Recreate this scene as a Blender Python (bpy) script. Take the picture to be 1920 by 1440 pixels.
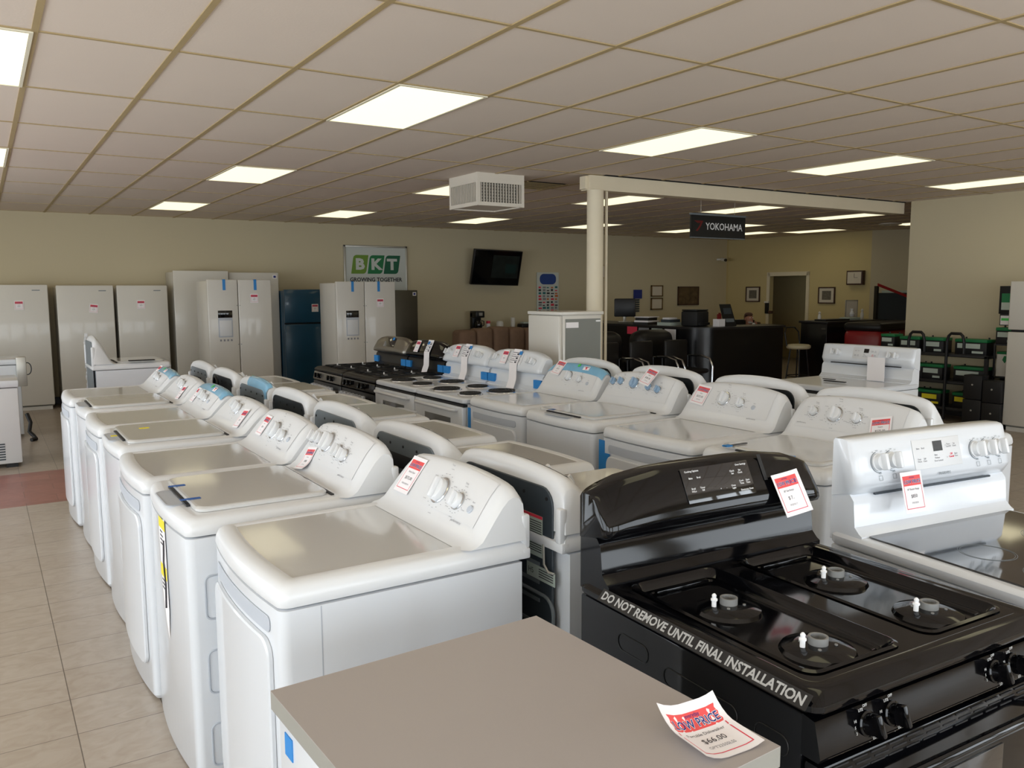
import bpy, bmesh, math, random
from math import sin, cos, pi, radians as D
from mathutils import Vector, Matrix
random.seed(7)
S = bpy.context.scene
for o in list(bpy.data.objects): bpy.data.objects.remove(o)
COL = S.collection

# ---------------------------------------------------------------- camera
YAW, PIT, ROL, FPX, EYE = .5698, .1129, -.0045, 1549.6, 1.70
cam = bpy.data.cameras.new('camera'); co = bpy.data.objects.new('camera', cam); COL.objects.link(co)
f_ = Vector((sin(YAW)*cos(PIT), cos(YAW)*cos(PIT), -sin(PIT))); r_ = Vector((cos(YAW), -sin(YAW), 0)); u_ = r_.cross(f_)
rr_ = r_*cos(ROL)+u_*sin(ROL); uu_ = u_*cos(ROL)-r_*sin(ROL)
co.matrix_world = Matrix(((rr_.x, uu_.x, -f_.x, 0), (rr_.y, uu_.y, -f_.y, 0), (rr_.z, uu_.z, -f_.z, EYE), (0, 0, 0, 1)))
cam.sensor_width = 36; cam.lens = 36*FPX/1920; cam.clip_start = .05; S.camera = co

# ---------------------------------------------------------------- world, daylight, exposure
CEIL = 2.897
W = bpy.data.worlds.new('sky'); S.world = W; W.use_nodes = True
bg = W.node_tree.nodes['Background']; bg.inputs[0].default_value = (.87, .94, 1, 1); bg.inputs[1].default_value = 5.5
S.view_settings.view_transform = 'Standard'; S.view_settings.look = 'None'; S.view_settings.gamma = 1
S.view_settings.use_curve_mapping = False; S.view_settings.exposure = 0.0
LAMP = 1.25          # radiance of the fluorescent diffusers
WINL = [(-2.2, -.2), (.1, 2.1), (2.4, 4.4), (4.7, 6.7), (7.0, 9.0), (9.3, 11.3)]      # y ranges, left storefront
WINB = [(-2.6, -.4), (-.1, 2.1), (2.4, 4.6), (4.9, 7.1), (7.4, 9.6)]                    # x ranges, storefront behind the camera
WZ = (.45, 2.45); XL, YB = -3.2, -2.6
def portal(loc, rot, sx, sy):
    l = bpy.data.lights.new('window_portal', 'AREA'); l.shape = 'RECTANGLE'; l.size = sx; l.size_y = sy
    l.cycles.is_portal = True
    o = bpy.data.objects.new('window_portal', l); o.location = loc; o.rotation_euler = rot; COL.objects.link(o)
portal((XL-.02, 4.55, 1.45), (pi/2, 0, -pi/2), 13.6, 2.0)
portal((3.5, YB-.02, 1.45), (-pi/2, 0, pi), 12.4, 2.0)

# ---------------------------------------------------------------- materials
def lin(c):
    return tuple(((x/255)/12.92 if x/255 <= .04045 else ((x/255+.055)/1.055)**2.4) for x in c)
def mat(name, rgb, rough=.5, metal=0, coat=0, var=.04, scale=6, spec=.5, bump=0, bscale=200, emit=0, alpha=1, trans=0):
    m = bpy.data.materials.new(name); m.use_nodes = True; nt = m.node_tree; b = nt.nodes['Principled BSDF']
    c = lin(rgb); b.inputs['Roughness'].default_value = rough; b.inputs['Metallic'].default_value = metal
    b.inputs['Coat Weight'].default_value = coat; b.inputs['Coat Roughness'].default_value = .06
    b.inputs['Specular IOR Level'].default_value = spec
    tc = nt.nodes.new('ShaderNodeTexCoord'); nz = nt.nodes.new('ShaderNodeTexNoise'); nz.inputs['Scale'].default_value = scale
    nt.links.new(tc.outputs['Object'], nz.inputs['Vector'])
    mx = nt.nodes.new('ShaderNodeMix'); mx.data_type = 'RGBA'
    mx.inputs[6].default_value = (*[x*(1-var) for x in c], 1); mx.inputs[7].default_value = (*[min(1, x*(1+var)) for x in c], 1)
    nt.links.new(nz.outputs[0], mx.inputs[0]); nt.links.new(mx.outputs[2], b.inputs['Base Color'])
    if bump:
        n2 = nt.nodes.new('ShaderNodeTexNoise'); n2.inputs['Scale'].default_value = bscale; nt.links.new(tc.outputs['Object'], n2.inputs['Vector'])
        bp = nt.nodes.new('ShaderNodeBump'); bp.inputs['Strength'].default_value = bump; bp.inputs['Distance'].default_value = .002
        nt.links.new(n2.outputs[0], bp.inputs['Height']); nt.links.new(bp.outputs[0], b.inputs['Normal'])
    if emit:
        b.inputs['Emission Color'].default_value = (*c, 1); b.inputs['Emission Strength'].default_value = emit
    if alpha < 1: b.inputs['Alpha'].default_value = alpha
    if trans: b.inputs['Transmission Weight'].default_value = trans; b.inputs['IOR'].default_value = 1.3
    return m
M = dict(
 enamel=mat('white_enamel', (224, 228, 233), .28, coat=.5, var=.01), plastic=mat('white_plastic', (226, 228, 230), .32, coat=.2, var=.01),
 cream=mat('off_white_plastic', (228, 224, 212), .35, var=.01), panel=mat('control_panel_grey', (222, 223, 224), .4, var=.01),
 lidreflect=mat('glossy_lid_reflection_grey', (204, 204, 202), .16, coat=.6, var=.01), pocket=mat('recess_shade_and_trim_grey', (188, 194, 203), .45),  # lid grey paints in the dark ceiling mirrored by white tops
 gap=mat('dark_gap', (28, 28, 30), .6), galv=mat('dark_grey_steel', (62, 70, 77), .45, metal=.1), galvl=mat('mid_grey_steel', (118, 126, 131), .5, metal=.1),
 darksteel=mat('near_black_steel', (38, 44, 48), .4, metal=.3),
 chrome=mat('chrome', (205, 207, 210), .18, metal=1), steel=mat('stainless_steel', (150, 146, 138), .34, metal=.9, var=.08, scale=3),
 darkss=mat('dark_stainless', (96, 92, 82), .38, metal=.7), blueknob=mat('knob_light_blue', (150, 178, 205), .3),
 film=mat('blue_film', (128, 184, 216), .22, coat=.5, var=.12, scale=14), tape=mat('blue_tape', (38, 132, 205), .5), tapedk=mat('deep_blue_tape', (38, 96, 176), .5),
 bluefilm=mat('teal_blue_film', (18, 74, 104), .3, coat=.4, var=.25, scale=2.5),
 green=mat('green_sticker', (80, 205, 95), .6), yellow=mat('yellow_label', (238, 222, 40), .6),
 paper=mat('white_paper', (243, 239, 240), .75, var=.01), red=mat('tag_red', (232, 84, 84), .65, var=.02), inkred=mat('ink_red', (222, 60, 82), .7),
 navy=mat('ink_navy', (38, 52, 128), .7), ink=mat('ink_black', (52, 50, 56), .7), inkgrey=mat('ink_grey', (140, 140, 145), .7), white=mat('white_print', (240, 240, 240), .6),
 black=mat('gloss_black_enamel', (6, 6, 8), .09, coat=0, spec=.4, var=.02), satin=mat('satin_black', (20, 20, 22), .4), iron=mat('cast_black', (26, 26, 27), .6),
 glass=mat('dark_ceramic_glass', (22, 23, 26), .06, coat=1), ovenglass=mat('oven_window_grey', (98, 98, 96), .2, coat=.4),
 burner=mat('burner_grey_metal', (140, 140, 138), .45, metal=.2), silver=mat('silver_print', (178, 178, 176), .5),
 taupe=mat('taupe_laminate', (170, 163, 160), .42, var=.02, scale=2, bump=.05), taupeedge=mat('taupe_laminate_edge', (150, 148, 140), .45),
 wall=mat('beige_wall_paint', (205, 193, 162), .85, var=.02, scale=1.2), wall2=mat('yellow_beige_paint', (206, 188, 138), .85, var=.02), trimw=mat('cream_trim_paint', (226, 214, 188), .6),
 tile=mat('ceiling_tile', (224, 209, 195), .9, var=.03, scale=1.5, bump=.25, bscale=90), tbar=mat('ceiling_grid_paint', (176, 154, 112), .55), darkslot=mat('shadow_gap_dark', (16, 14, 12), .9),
 lampd=mat('diffuser', (255, 244, 205), .6, emit=LAMP), lampf=mat('light_frame', (235, 228, 205), .5),
 hvac=mat('hvac_cream_metal', (222, 214, 200), .5), 
 sofa=mat('brown_suede', (126, 100, 80), .9, var=.12, scale=18), leather=mat('black_leather', (24, 22, 22), .42, var=.2), counter=mat('black_counter', (14, 14, 17), .3, coat=.3, var=.1), countertop=mat('dark_countertop', (40, 38, 38), .35),
 wood=mat('dark_wood', (74, 48, 36), .5, var=.2), gold=mat('brass_frame', (112, 88, 54), .45), mattew=mat('picture_mat', (216, 206, 190), .8), photo=mat('photo_print', (110, 104, 92), .6, var=.6, scale=40),
 painting=mat('painting_canvas', (96, 78, 52), .7, var=.75, scale=9), grassg=mat('battery_green', (22, 118, 66), .5), lead=mat('battery_black', (20, 20, 22), .5), labelg=mat('battery_label', (188, 200, 190), .6),
 redv=mat('red_vinyl', (158, 32, 38), .4, coat=.3, var=.12), skin=mat('skin', (172, 120, 96), .6), hair=mat('brown_hair', (92, 62, 44), .8), beard=mat('grey_beard', (190, 180, 168), .8), cloth=mat('dark_shirt', (32, 32, 38), .85),
 bkt1=mat('leaf_green', (112, 150, 50), .5), bkt2=mat('mid_green', (20, 120, 68), .5), bkt3=mat('deep_green', (10, 96, 66), .5), signbg=mat('sign_white', (206, 210, 204), .45),
 signblk=mat('sign_black', (20, 22, 24), .5), signred=mat('sign_red', (110, 22, 24), .5), aluminium=mat('aluminium', (196, 194, 186), .35, metal=.6),
 screen=mat('screen_black', (8, 9, 11), .12, coat=.6), cup=mat('cup_white', (226, 222, 214), .5), cable=mat('black_cable', (16, 16, 16), .6),
 grey=mat('mid_grey_paint', (128, 130, 124), .5), pink=mat('pink_paper', (228, 62, 88), .7), teal=mat('teal_print', (40, 110, 116), .6), blue=mat('print_blue', (40, 70, 140), .6),
 fridgew=mat('fridge_white_enamel', (216, 212, 203), .3, coat=.3, var=.02, scale=1.5),
 screenteal=mat('screen_teal_picture', (30, 52, 50), .3),
 clear=mat('clear_wrap', (225, 228, 232), .08, coat=1, alpha=.45), orange=mat('orange_print', (198, 112, 60), .6), screenpic=mat('screen_picture', (34, 40, 38), .3, var=.6, scale=8),
 stoolseat=mat('stool_cream', (196, 186, 152), .6), glasspane=mat('window_glass', (245, 250, 255), .02, var=0, alpha=.05),
)
def floor_mat():
    m = bpy.data.materials.new('vinyl_floor'); m.use_nodes = True; nt = m.node_tree; N = nt.nodes.new; L = nt.links.new; b = nt.nodes['Principled BSDF']
    tc = N('ShaderNodeTexCoord'); mp = N('ShaderNodeMapping'); mp.inputs['Location'].default_value = (-.213, -3.46+.32*20, 0)
    L(tc.outputs['Object'], mp.inputs[0])
    def brick(c1, c2, mo, w, h, off):
        k = N('ShaderNodeTexBrick'); k.offset = off; k.squash = 1; k.inputs['Scale'].default_value = 1
        k.inputs['Brick Width'].default_value = w; k.inputs['Row Height'].default_value = h; k.inputs['Mortar Size'].default_value = .0022
        k.inputs['Mortar Smooth'].default_value = .2
        for i, c in enumerate((c1, c2, mo)): k.inputs[1+i].default_value = (*lin(c), 1)
        L(mp.outputs[0], k.inputs['Vector']); return k
    b1 = brick((172, 160, 146), (165, 152, 137), (100, 90, 80), .32, .32, 0); b2 = brick((160, 104, 92), (142, 88, 78), (110, 76, 66), .46, .23, .5)
    nz = N('ShaderNodeTexNoise'); nz.inputs['Scale'].default_value = 9; nz.inputs['Detail'].default_value = 8; nz.inputs['Distortion'].default_value = 1.6
    ms = N('ShaderNodeMapping'); ms.inputs['Scale'].default_value = (.9, 1.3, 1); L(tc.outputs['Object'], ms.inputs[0]); L(ms.outputs[0], nz.inputs['Vector'])
    cr = N('ShaderNodeValToRGB'); cr.color_ramp.elements[0].position = .3; cr.color_ramp.elements[0].color = (.85, .81, .77, 1); cr.color_ramp.elements[1].position = .62; cr.color_ramp.elements[1].color = (1, 1, 1, 1)
    L(nz.outputs[0], cr.inputs[0])
    sp = N('ShaderNodeSeparateXYZ'); L(tc.outputs['Object'], sp.inputs[0])
    g1 = N('ShaderNodeMath'); g1.operation = 'GREATER_THAN'; g1.inputs[1].default_value = 7.56; L(sp.outputs[1], g1.inputs[0])
    g2 = N('ShaderNodeMath'); g2.operation = 'LESS_THAN'; g2.inputs[1].default_value = 8.96; L(sp.outputs[1], g2.inputs[0])
    g = N('ShaderNodeMath'); g.operation = 'MULTIPLY'; L(g1.outputs[0], g.inputs[0]); L(g2.outputs[0], g.inputs[1])
    mx = N('ShaderNodeMix'); mx.data_type = 'RGBA'; L(g.outputs[0], mx.inputs[0]); L(b1.outputs[0], mx.inputs[6]); L(b2.outputs[0], mx.inputs[7])
    mm = N('ShaderNodeMix'); mm.data_type = 'RGBA'; mm.blend_type = 'MULTIPLY'; mm.inputs[0].default_value = 1; L(mx.outputs[2], mm.inputs[6]); L(cr.outputs[0], mm.inputs[7])
    L(mm.outputs[2], b.inputs['Base Color']); b.inputs['Roughness'].default_value = .3
    return m
M['floor'] = floor_mat()

# ---------------------------------------------------------------- helpers
def V3(*a): return Vector(a)
def frame(o, x, n):
    x = Vector(x).normalized(); n = Vector(n).normalized(); y = n.cross(x).normalized(); x = y.cross(n)
    return Matrix(((x[0], y[0], n[0], o[0]), (x[1], y[1], n[1], o[1]), (x[2], y[2], n[2], o[2]), (0, 0, 0, 1)))
_txt = {}
def textgeo(s, size, bold=0, al='CENTER'):
    k = (s, size, bold, al)
    if k in _txt: return _txt[k]
    c = bpy.data.curves.new('t', 'FONT'); c.body = s; c.size = size; c.align_x = al; c.align_y = 'CENTER'; c.offset = bold; c.resolution_u = 2
    o = bpy.data.objects.new('t', c); COL.objects.link(o)
    me = bpy.data.meshes.new_from_object(o.evaluated_get(bpy.context.evaluated_depsgraph_get()))
    g = ([v.co.copy() for v in me.vertices], [list(p.vertices) for p in me.polygons])
    bpy.data.objects.remove(o); bpy.data.curves.remove(c); bpy.data.meshes.remove(me); _txt[k] = g
    return g
class MB:
    def __init__(s): s.v = []; s.f = []; s.m = []; s.T = None; s.mi = 0
    def add(s, vs, fs, mi=None):
        n = len(s.v); mi = s.mi if mi is None else mi
        for v in vs:
            v = Vector(v); s.v.append(s.T @ v if s.T else v)
        for f in fs: s.f.append([i+n for i in f]); s.m.append(mi)
        return s
    def box(s, x0, y0, z0, x1, y1, z1, b=0, seg=2, mi=None):
        if x1 < x0: x0, x1 = x1, x0
        if y1 < y0: y0, y1 = y1, y0
        if z1 < z0: z0, z1 = z1, z0
        P = [(x0, y0, z0), (x1, y0, z0), (x1, y1, z0), (x0, y1, z0), (x0, y0, z1), (x1, y0, z1), (x1, y1, z1), (x0, y1, z1)]
        F = [(3, 2, 1, 0), (4, 5, 6, 7), (0, 1, 5, 4), (1, 2, 6, 5), (2, 3, 7, 6), (3, 0, 4, 7)]
        b = min(b, .49*min(x1-x0, y1-y0, z1-z0))
        if b > 0:
            bm = bmesh.new(); vv = [bm.verts.new(p) for p in P]
            for f in F: bm.faces.new([vv[i] for i in f])
            bmesh.ops.bevel(bm, geom=bm.edges[:], offset=b, segments=seg, affect='EDGES', profile=.5, clamp_overlap=True)
            bm.verts.index_update(); P = [v.co.copy() for v in bm.verts]; F = [[v.index for v in f.verts] for f in bm.faces]; bm.free()
        return s.add(P, F, mi)
    def loft(s, rings, c0=True, c1=True, closed=True, mi=None, c1mi=None):
        n = len(rings[0]); vs = [p for r in rings for p in r]; fs = []
        for k in range(len(rings)-1):
            for i in range(n if closed else n-1):
                j = (i+1) % n; fs.append((k*n+i, k*n+j, (k+1)*n+j, (k+1)*n+i))
        if c0: fs.append(tuple(reversed(range(n))))
        s.add(vs, fs, mi)
        if c1:
            s.add(rings[-1], [tuple(range(n))], c1mi if c1mi is not None else mi)
        return s
    def cyl(s, p0, p1, r0, r1=None, n=20, mi=None, caps=True):
        r1 = r0 if r1 is None else r1; p0 = Vector(p0); p1 = Vector(p1); d = (p1-p0).normalized()
        a = Vector((1, 0, 0)) if abs(d.x) < .9 else Vector((0, 1, 0)); x = d.cross(a).normalized(); y = d.cross(x)
        R = [[p+x*r*cos(2*pi*i/n)+y*r*sin(2*pi*i/n) for i in range(n)] for p, r in ((p0, r0), (p1, r1))]
        return s.loft(R, caps, caps, mi=mi)
    def lathe(s, pr, c=(0, 0, 0), n=24, mi=None, c0=True, c1=True):
        return s.loft([[V3(c[0]+r*cos(2*pi*i/n), c[1]+r*sin(2*pi*i/n), c[2]+z) for i in range(n)] for r, z in pr], c0, c1, mi=mi)
    def tube(s, pts, r, n=8, mi=None, closed=False):
        pts = [Vector(p) for p in pts]; R = []; m = len(pts); up = None
        for i, p in enumerate(pts):
            a = pts[(i-1) % m] if (i or closed) else p; b = pts[(i+1) % m] if (i < m-1 or closed) else p
            d = (b-a).normalized()
            if up is None: up = Vector((0, 0, 1)) if abs(d.z) < .9 else Vector((1, 0, 0))
            x = d.cross(up).normalized(); up = x.cross(d).normalized()
            R.append([p+x*r*cos(2*pi*k/n)+up*r*sin(2*pi*k/n) for k in range(n)])
        if closed: R.append(R[0]); return s.loft(R, False, False, mi=mi)
        return s.loft(R, mi=mi)
    def prism(s, poly, T, h, mi=None):          # polygon in the local xy plane of T, thickness h along its z
        n = len(poly); o = s.T; s.T = (o @ T) if o else T
        s.loft([[V3(x, y, 0) for x, y in poly], [V3(x, y, h) for x, y in poly]], mi=mi); s.T = o; return s
    def text(s, t, size, T, bold=0, mi=None, al='CENTER', sx=1):
        vs, fs = textgeo(t, size, bold, al); o = s.T; s.T = (o @ T) if o else T
        s.add([V3(v.x*sx, v.y, v.z) for v in vs], fs, mi); s.T = o; return s
    def mesh(s, name, mats, ang=35):
        me = bpy.data.meshes.new(name); me.from_pydata([tuple(v) for v in s.v], [], s.f); me.update()
        for m in (mats if isinstance(mats, (list, tuple)) else [mats]): me.materials.append(M[m] if isinstance(m, str) else m)
        me.polygons.foreach_set('material_index', s.m); me.shade_smooth(); me.set_sharp_from_angle(angle=D(ang)); me.update()
        return me
def part(name, mb, mats, parent=None, ang=35, Ml=None, label=None, stuff=False):
    me = mb if isinstance(mb, bpy.types.Mesh) else mb.mesh(name, mats, ang)
    o = bpy.data.objects.new(name, me); COL.objects.link(o); o.parent = parent
    if Ml is not None: o.matrix_basis = Ml
    if label: o['label'] = label
    if stuff: o['kind'] = 'stuff'
    return o
def tag(o, label, cat, group=None):
    o['label'] = label; o['category'] = cat
    if group: o['group'] = group
    return o
def thing(name, label, cat, loc=(0, 0, 0), rz=0, group=None):
    o = bpy.data.objects.new(name, None); COL.objects.link(o); o.empty_display_size = .1
    o.matrix_basis = Matrix.Translation(loc) @ Matrix.Rotation(rz, 4, 'Z')
    return tag(o, label, cat, group)
def struct(name, mb, mats, ang=35):
    o = part(name, mb, mats, ang=ang); o['kind'] = 'structure'; return o
def solo(name, mb, mats, label, cat, group=None, loc=(0, 0, 0), rz=0, ang=35):
    o = part(name, mb, mats, ang=ang); o.matrix_basis = Matrix.Translation(loc) @ Matrix.Rotation(rz, 4, 'Z'); return tag(o, label, cat, group)
def dup(root, Mw, label=None, group=None):
    def cp(o, par):
        c = o.copy(); COL.objects.link(c); c.parent = par
        for ch in list(o.children): cp(ch, c)
        return c
    r = cp(root, None); r.matrix_basis = Mw
    if label: r['label'] = label
    if group: r['group'] = group
    return r
def world(o):
    m = o.matrix_basis.copy()
    while o.parent: o = o.parent; m = o.matrix_basis @ m
    return m
def rrect(w, h, r, n=5, cx=0, cy=0):
    P = []
    for sx, sy, a0 in ((1, 1, 0), (-1, 1, 90), (-1, -1, 180), (1, -1, 270)):
        for k in range(n+1):
            a = D(a0+90*k/n); P.append((cx+sx*(w/2-r)+r*cos(a), cy+sy*(h/2-r)+r*sin(a)))
    return P
def bez(a, b, c, d, n=8):
    a, b, c, d = map(Vector, (a, b, c, d))
    return [a*(1-t)**3+b*3*t*(1-t)**2+c*3*t*t*(1-t)+d*t**3 for t in [i/n for i in range(n+1)]]
XZ = lambda y, flip=1: frame((0, y, 0), (flip, 0, 0), (0, -flip, 0))   # local xy -> world x,z ; normal -y (front) or +y

# ---------------------------------------------------------------- room shell
def quadbox(mb, a, b, z0, z1, t=.1):     # wall slab from plan point a to b, thickness t to the left of a->b
    a = V3(*a, 0); b = V3(*b, 0); d = (b-a).normalized(); n = V3(-d.y, d.x, 0)*t
    R = [[p+V3(0, 0, z) for p in (a, b, b+n, a+n)] for z in (z0, z1)]; return mb.loft(R)
TOP = CEIL+.02
struct('floor', MB().box(XL-.3, YB-.3, -.1, 20, 15, 0), 'floor')
struct('ceiling', MB().box(XL-.3, YB-.3, CEIL, 20, 15, CEIL+.1), 'tile')
GX, GY = .2943, 4.5119
LIGHTS = [(i, 0) for i in (-1, 3, 7, 11, 15)]+[(i, 3) for i in (-1, 3, 7, 11, 15, 19, 23)]+[(i, 6) for i in (-1, 3, 7, 11, 15)]+[(19, 6), (19, 5), (23, 5), (22, 6), (-1, -3), (3, -3), (7, -3), (11, -3), (3, -6), (9, -6)]
g = MB(); t = .015; x = GX-.6096*6
while x < 17.5:
    if x > XL: g.box(x-t, YB, CEIL-.006, x+t, 14.4, CEIL+.001)
    x += .6096
y = GY-1.2192*6
while y < 14.3:
    if y > YB: g.box(XL, y-t*.7, CEIL-.005, 17.5, y+t*.7, CEIL+.001)
    y += 1.2192
struct('trim_1', g, 'tbar')
w = MB(); quadbox(w, (XL-.1, 14.5), (XL-.1, 14.4), 0, TOP, 0); 
struct('wall_back', MB().box(XL-.1, 14.4, 0, 15.6, 14.5, TOP), 'wall')
w = MB(); w.box(10.95, YB, 0, 11.07, 6.82, TOP); struct('wall_right', w, 'wall')
# side wall of the office with a door opening, then the receding return wall
w = MB(); A = Vector((15.55, 14.4)); B = Vector((15.6, 10.54)); d = (A-B).normalized()
P1 = B+d*1.56; P2 = B+d*2.57
quadbox(w, P2, A, 0, TOP, -.12) ; quadbox(w, B, P1, 0, TOP, -.12); quadbox(w, P1, P2, 2.04, TOP, -.12)
struct('wall_office', w, 'wall2')
w = MB(); quadbox(w, (17.6, 7.9), B, 0, TOP, -.12); quadbox(w, (17.7, 6.6), (17.6, 7.9), 0, TOP, -.1); quadbox(w, (11.06, 6.78), (17.7, 6.78), 0, TOP, -.12); struct('wall_return', w, 'wall')
w = MB(); quadbox(w, (17.2, 10.9), (16.9, 14.4), 0, TOP, -.1); quadbox(w, (15.6, 10.7), (17.3, 10.9), 0, TOP, -.1); quadbox(w, (17, 14.3), (15.5, 14.4), 0, TOP, -.1); struct('wall_hallway', w, 'wall2')
t = MB()
for q in (P1-d*.04, P2+d*.04): quadbox(t, q-d*.04, q+d*.04, 0, 2.08, .02)
quadbox(t, P1-d*.08, P2+d*.08, 2.0, 2.09, .02); struct('trim_2', t, 'trimw')
# storefront walls with glazed openings
def glazed(name, axis, pos, a0, a1, wins, flip):
    w = MB(); fr = MB(); gl = MB()
    def bb(m, u0, u1, z0, z1, t0, t1):
        if axis == 'x': m.box(pos+min(t0*flip, t1*flip), u0, z0, pos+max(t0*flip, t1*flip), u1, z1)
        else: m.box(u0, pos+min(t0*flip, t1*flip), z0, u1, pos+max(t0*flip, t1*flip), z1)
    bb(w, a0, a1, 0, WZ[0], 0, .12); bb(w, a0, a1, WZ[1], TOP, 0, .12); e = a0
    for p, q in wins: bb(w, e, p, WZ[0], WZ[1], 0, .12); e = q
    bb(w, e, a1, WZ[0], WZ[1], 0, .12); struct(name, w, 'wall')
    for i, (p, q) in enumerate(wins):
        f = MB()
        for u0, u1, z0, z1 in ((p, q, WZ[0], WZ[0]+.05), (p, q, WZ[1]-.05, WZ[1]), (p, p+.05, WZ[0], WZ[1]), (q-.05, q, WZ[0], WZ[1])): bb(f, u0, u1, z0, z1, .02, .1)
        wf = struct('window_%d' % (i+1+(10 if axis == 'y' else 0)), f, 'aluminium')
        gl = MB(); bb(gl, p+.05, q-.05, WZ[0]+.05, WZ[1]-.05, .058, .062); part('pane', gl, 'glasspane', wf)
glazed('wall_left', 'x', XL, YB, 14.5, WINL, -1); glazed('wall_front', 'y', YB, XL, 11, WINB, -1)
struct('baseboard_back', MB().box(XL, 14.385, 0, 15.2, 14.4, .1), 'satin'); struct('baseboard_right', MB().box(10.935, YB, 0, 10.95, 6.8, .1), 'satin')
# dropped beam on its column
b = MB().box(5.41, 6.92, 2.735, 10.95, 7.08, 2.885).box(5.37, 6.96, 2.745, 5.41, 7.05, 2.875); struct('beam', b, 'trimw')
struct('beam_shadow_strip', MB().box(5.6, 6.9, 2.886, 10.95, 7.09, 2.8965), 'darkslot')  # dark strip painted in as the shadow above the beam
c = thing('column', 'round cream painted column carrying the end of the ceiling beam', 'column', (5.50, 6.95, 0))
part('shaft', MB().cyl((0, 0, 0), (0, 0, 2.735), .088, n=32), 'trimw', c)
part('base_collar', MB().box(-.11, -.11, 0, .11, .11, .3, .01), 'trimw', c)
solo('conduit_pipe', MB().cyl((0, 0, 0), (0, 0, 2.74), .017, n=12).box(-.03, -.02, 0, .03, .02, .7, .005), 'trimw', 'thin white conduit pipe running down beside the round column', 'pipe', loc=(5.665, 6.97, 0))
# ceiling lights
l0 = None
for n, (i, j) in enumerate(LIGHTS):
    x = GX+.6096*(i+.5); y = GY+1.2192*(j+.5)
    if x > 17 or y < YB+.6: continue
    row = {0: 'the nearest row', 3: 'the middle row', 6: 'the far row'}.get(j, 'an odd place')
    where = {(-1, 0): 'cut by the left frame edge', (3, 0): 'largest in view, left of centre', (7, 0): 'right of centre above the near floor', (11, 0): 'in front of the beam, third across', (15, 0): 'by the right wall, cut by the frame',
             (-1, 3): 'small sliver at the left frame edge', (3, 3): 'above the leaning white freezers', (7, 3): 'half hidden by the boxed air diffuser', (11, 3): 'behind the round column', (15, 3): 'behind the hanging black sign', (19, 3): 'beyond the beam near the right wall', (23, 3): 'cut off by the right wall corner',
             (-1, 6): 'far row, beyond the left edge', (3, 6): 'close to the back wall, leftmost of the small ones', (7, 6): 'close to the back wall, above the green logo sign', (11, 6): 'above the wall television', (15, 6): 'low behind the round column', (19, 6): 'just left of the hanging sign', (19, 5): 'just right of the hanging sign',
             (23, 5): 'long strip above the office doorway, right part', (22, 6): 'long strip above the office doorway, left part'}.get((i, j), 'behind the viewer')
    lb = 'recessed fluorescent ceiling light, ' + where
    if l0 is None:
        l0 = thing('ceiling_light', lb, 'ceiling light', (x, y, CEIL), 0, 'recessed fluorescent ceiling lights')
        fr = MB(); a, b2 = .3, .602
        for q in ((-a, -b2, a, -b2+.018), (-a, b2-.018, a, b2), (-a, -b2, -a+.018, b2), (a-.018, -b2, a, b2)): fr.box(q[0], q[1], -.012, q[2], q[3], -.001)
        part('frame', fr, 'lampf', l0); part('diffuser', MB().box(-.282, -.584, -.008, .282, .584, -.003), 'lampd', l0)
    else: dup(l0, Matrix.Translation((x, y, CEIL)), lb)
# boxed air diffuser and louvred vents
h = thing('air_diffuser', 'boxy cream metal air diffuser with slatted sides hanging from the ceiling', 'air vent', (4.62, 7.7, 0))
zb, zt, hx, hy = 2.565, 2.897, .285, .30
b = MB()
for sx in (-1, 1):
    for sy in (-1, 1): b.box(sx*hx, sy*hy, zb, sx*(hx-.035), sy*(hy-.035), zt)
for z0, z1 in ((zb, zb+.04), (zt-.10, zt)):
    for s_ in (-1, 1): b.box(-hx+.03, s_*(hy-.001), z0+.001, hx-.03, s_*(hy-.02), z1-.001); b.box(s_*(hx-.001), -hy+.03, z0+.001, s_*(hx-.02), hy-.03, z1-.001)
part('housing', b, 'hvac', h); part('bottom_panel', MB().box(-hx+.02, -hy+.02, zb+.012, hx-.02, hy-.02, zb+.02), 'hvac', h)
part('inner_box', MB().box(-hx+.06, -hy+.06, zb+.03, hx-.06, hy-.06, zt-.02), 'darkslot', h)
for nm, ax in (('front_grille', 0), ('side_grille', 1), ('back_grille', 2), ('far_grille', 3)):
    gm = MB(); n = 15
    for k in range(n):
        u = -.235+.47*k/(n-1); t = .0038
        if ax == 0: gm.box(u-t, -hy+.004, zb+.04, u+t, -hy+.03, zt-.1)
        if ax == 2: gm.box(u-t, hy-.03, zb+.04, u+t, hy-.004, zt-.1)
        if ax == 1: gm.box(-hx+.004, u-t, zb+.04, -hx+.03, u+t, zt-.1)
        if ax == 3: gm.box(hx-.03, u-t, zb+.04, hx-.004, u+t, zt-.1)
    for k in range(6):
        z = zb+.06+.155*k/5
        if ax == 0: gm.box(-hx+.03, -hy+.025, z, hx-.03, -hy+.035, z+.004)
        if ax == 1: gm.box(-hx+.025, -hy+.03, z, -hx+.035, hy-.03, z+.004)
    part(nm, gm, 'hvac', h)
def louvre(x, y, sx, sy, lb):
    v = thing('ceiling_vent', lb, 'ceiling vent', (x, y, CEIL)); part('backing', MB().box(-sx, -sy, -.007, sx, sy, -.001), 'darkslot', v)
    m = MB()
    for k in range(7): u = -sy+2*sy*(k+.5)/7; m.box(-sx, u-.008, -.014, sx, u+.006, -.007)
    m.box(-sx-.02, -sy-.02, -.015, -sx, sy+.02, -.006); m.box(sx, -sy-.02, -.015, sx+.02, sy+.02, -.006); part('slat', m, 'tbar', v)
louvre(5.42, 8.0, .26, .28, 'dark louvred ceiling vent right behind the boxed air diffuser')
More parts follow.
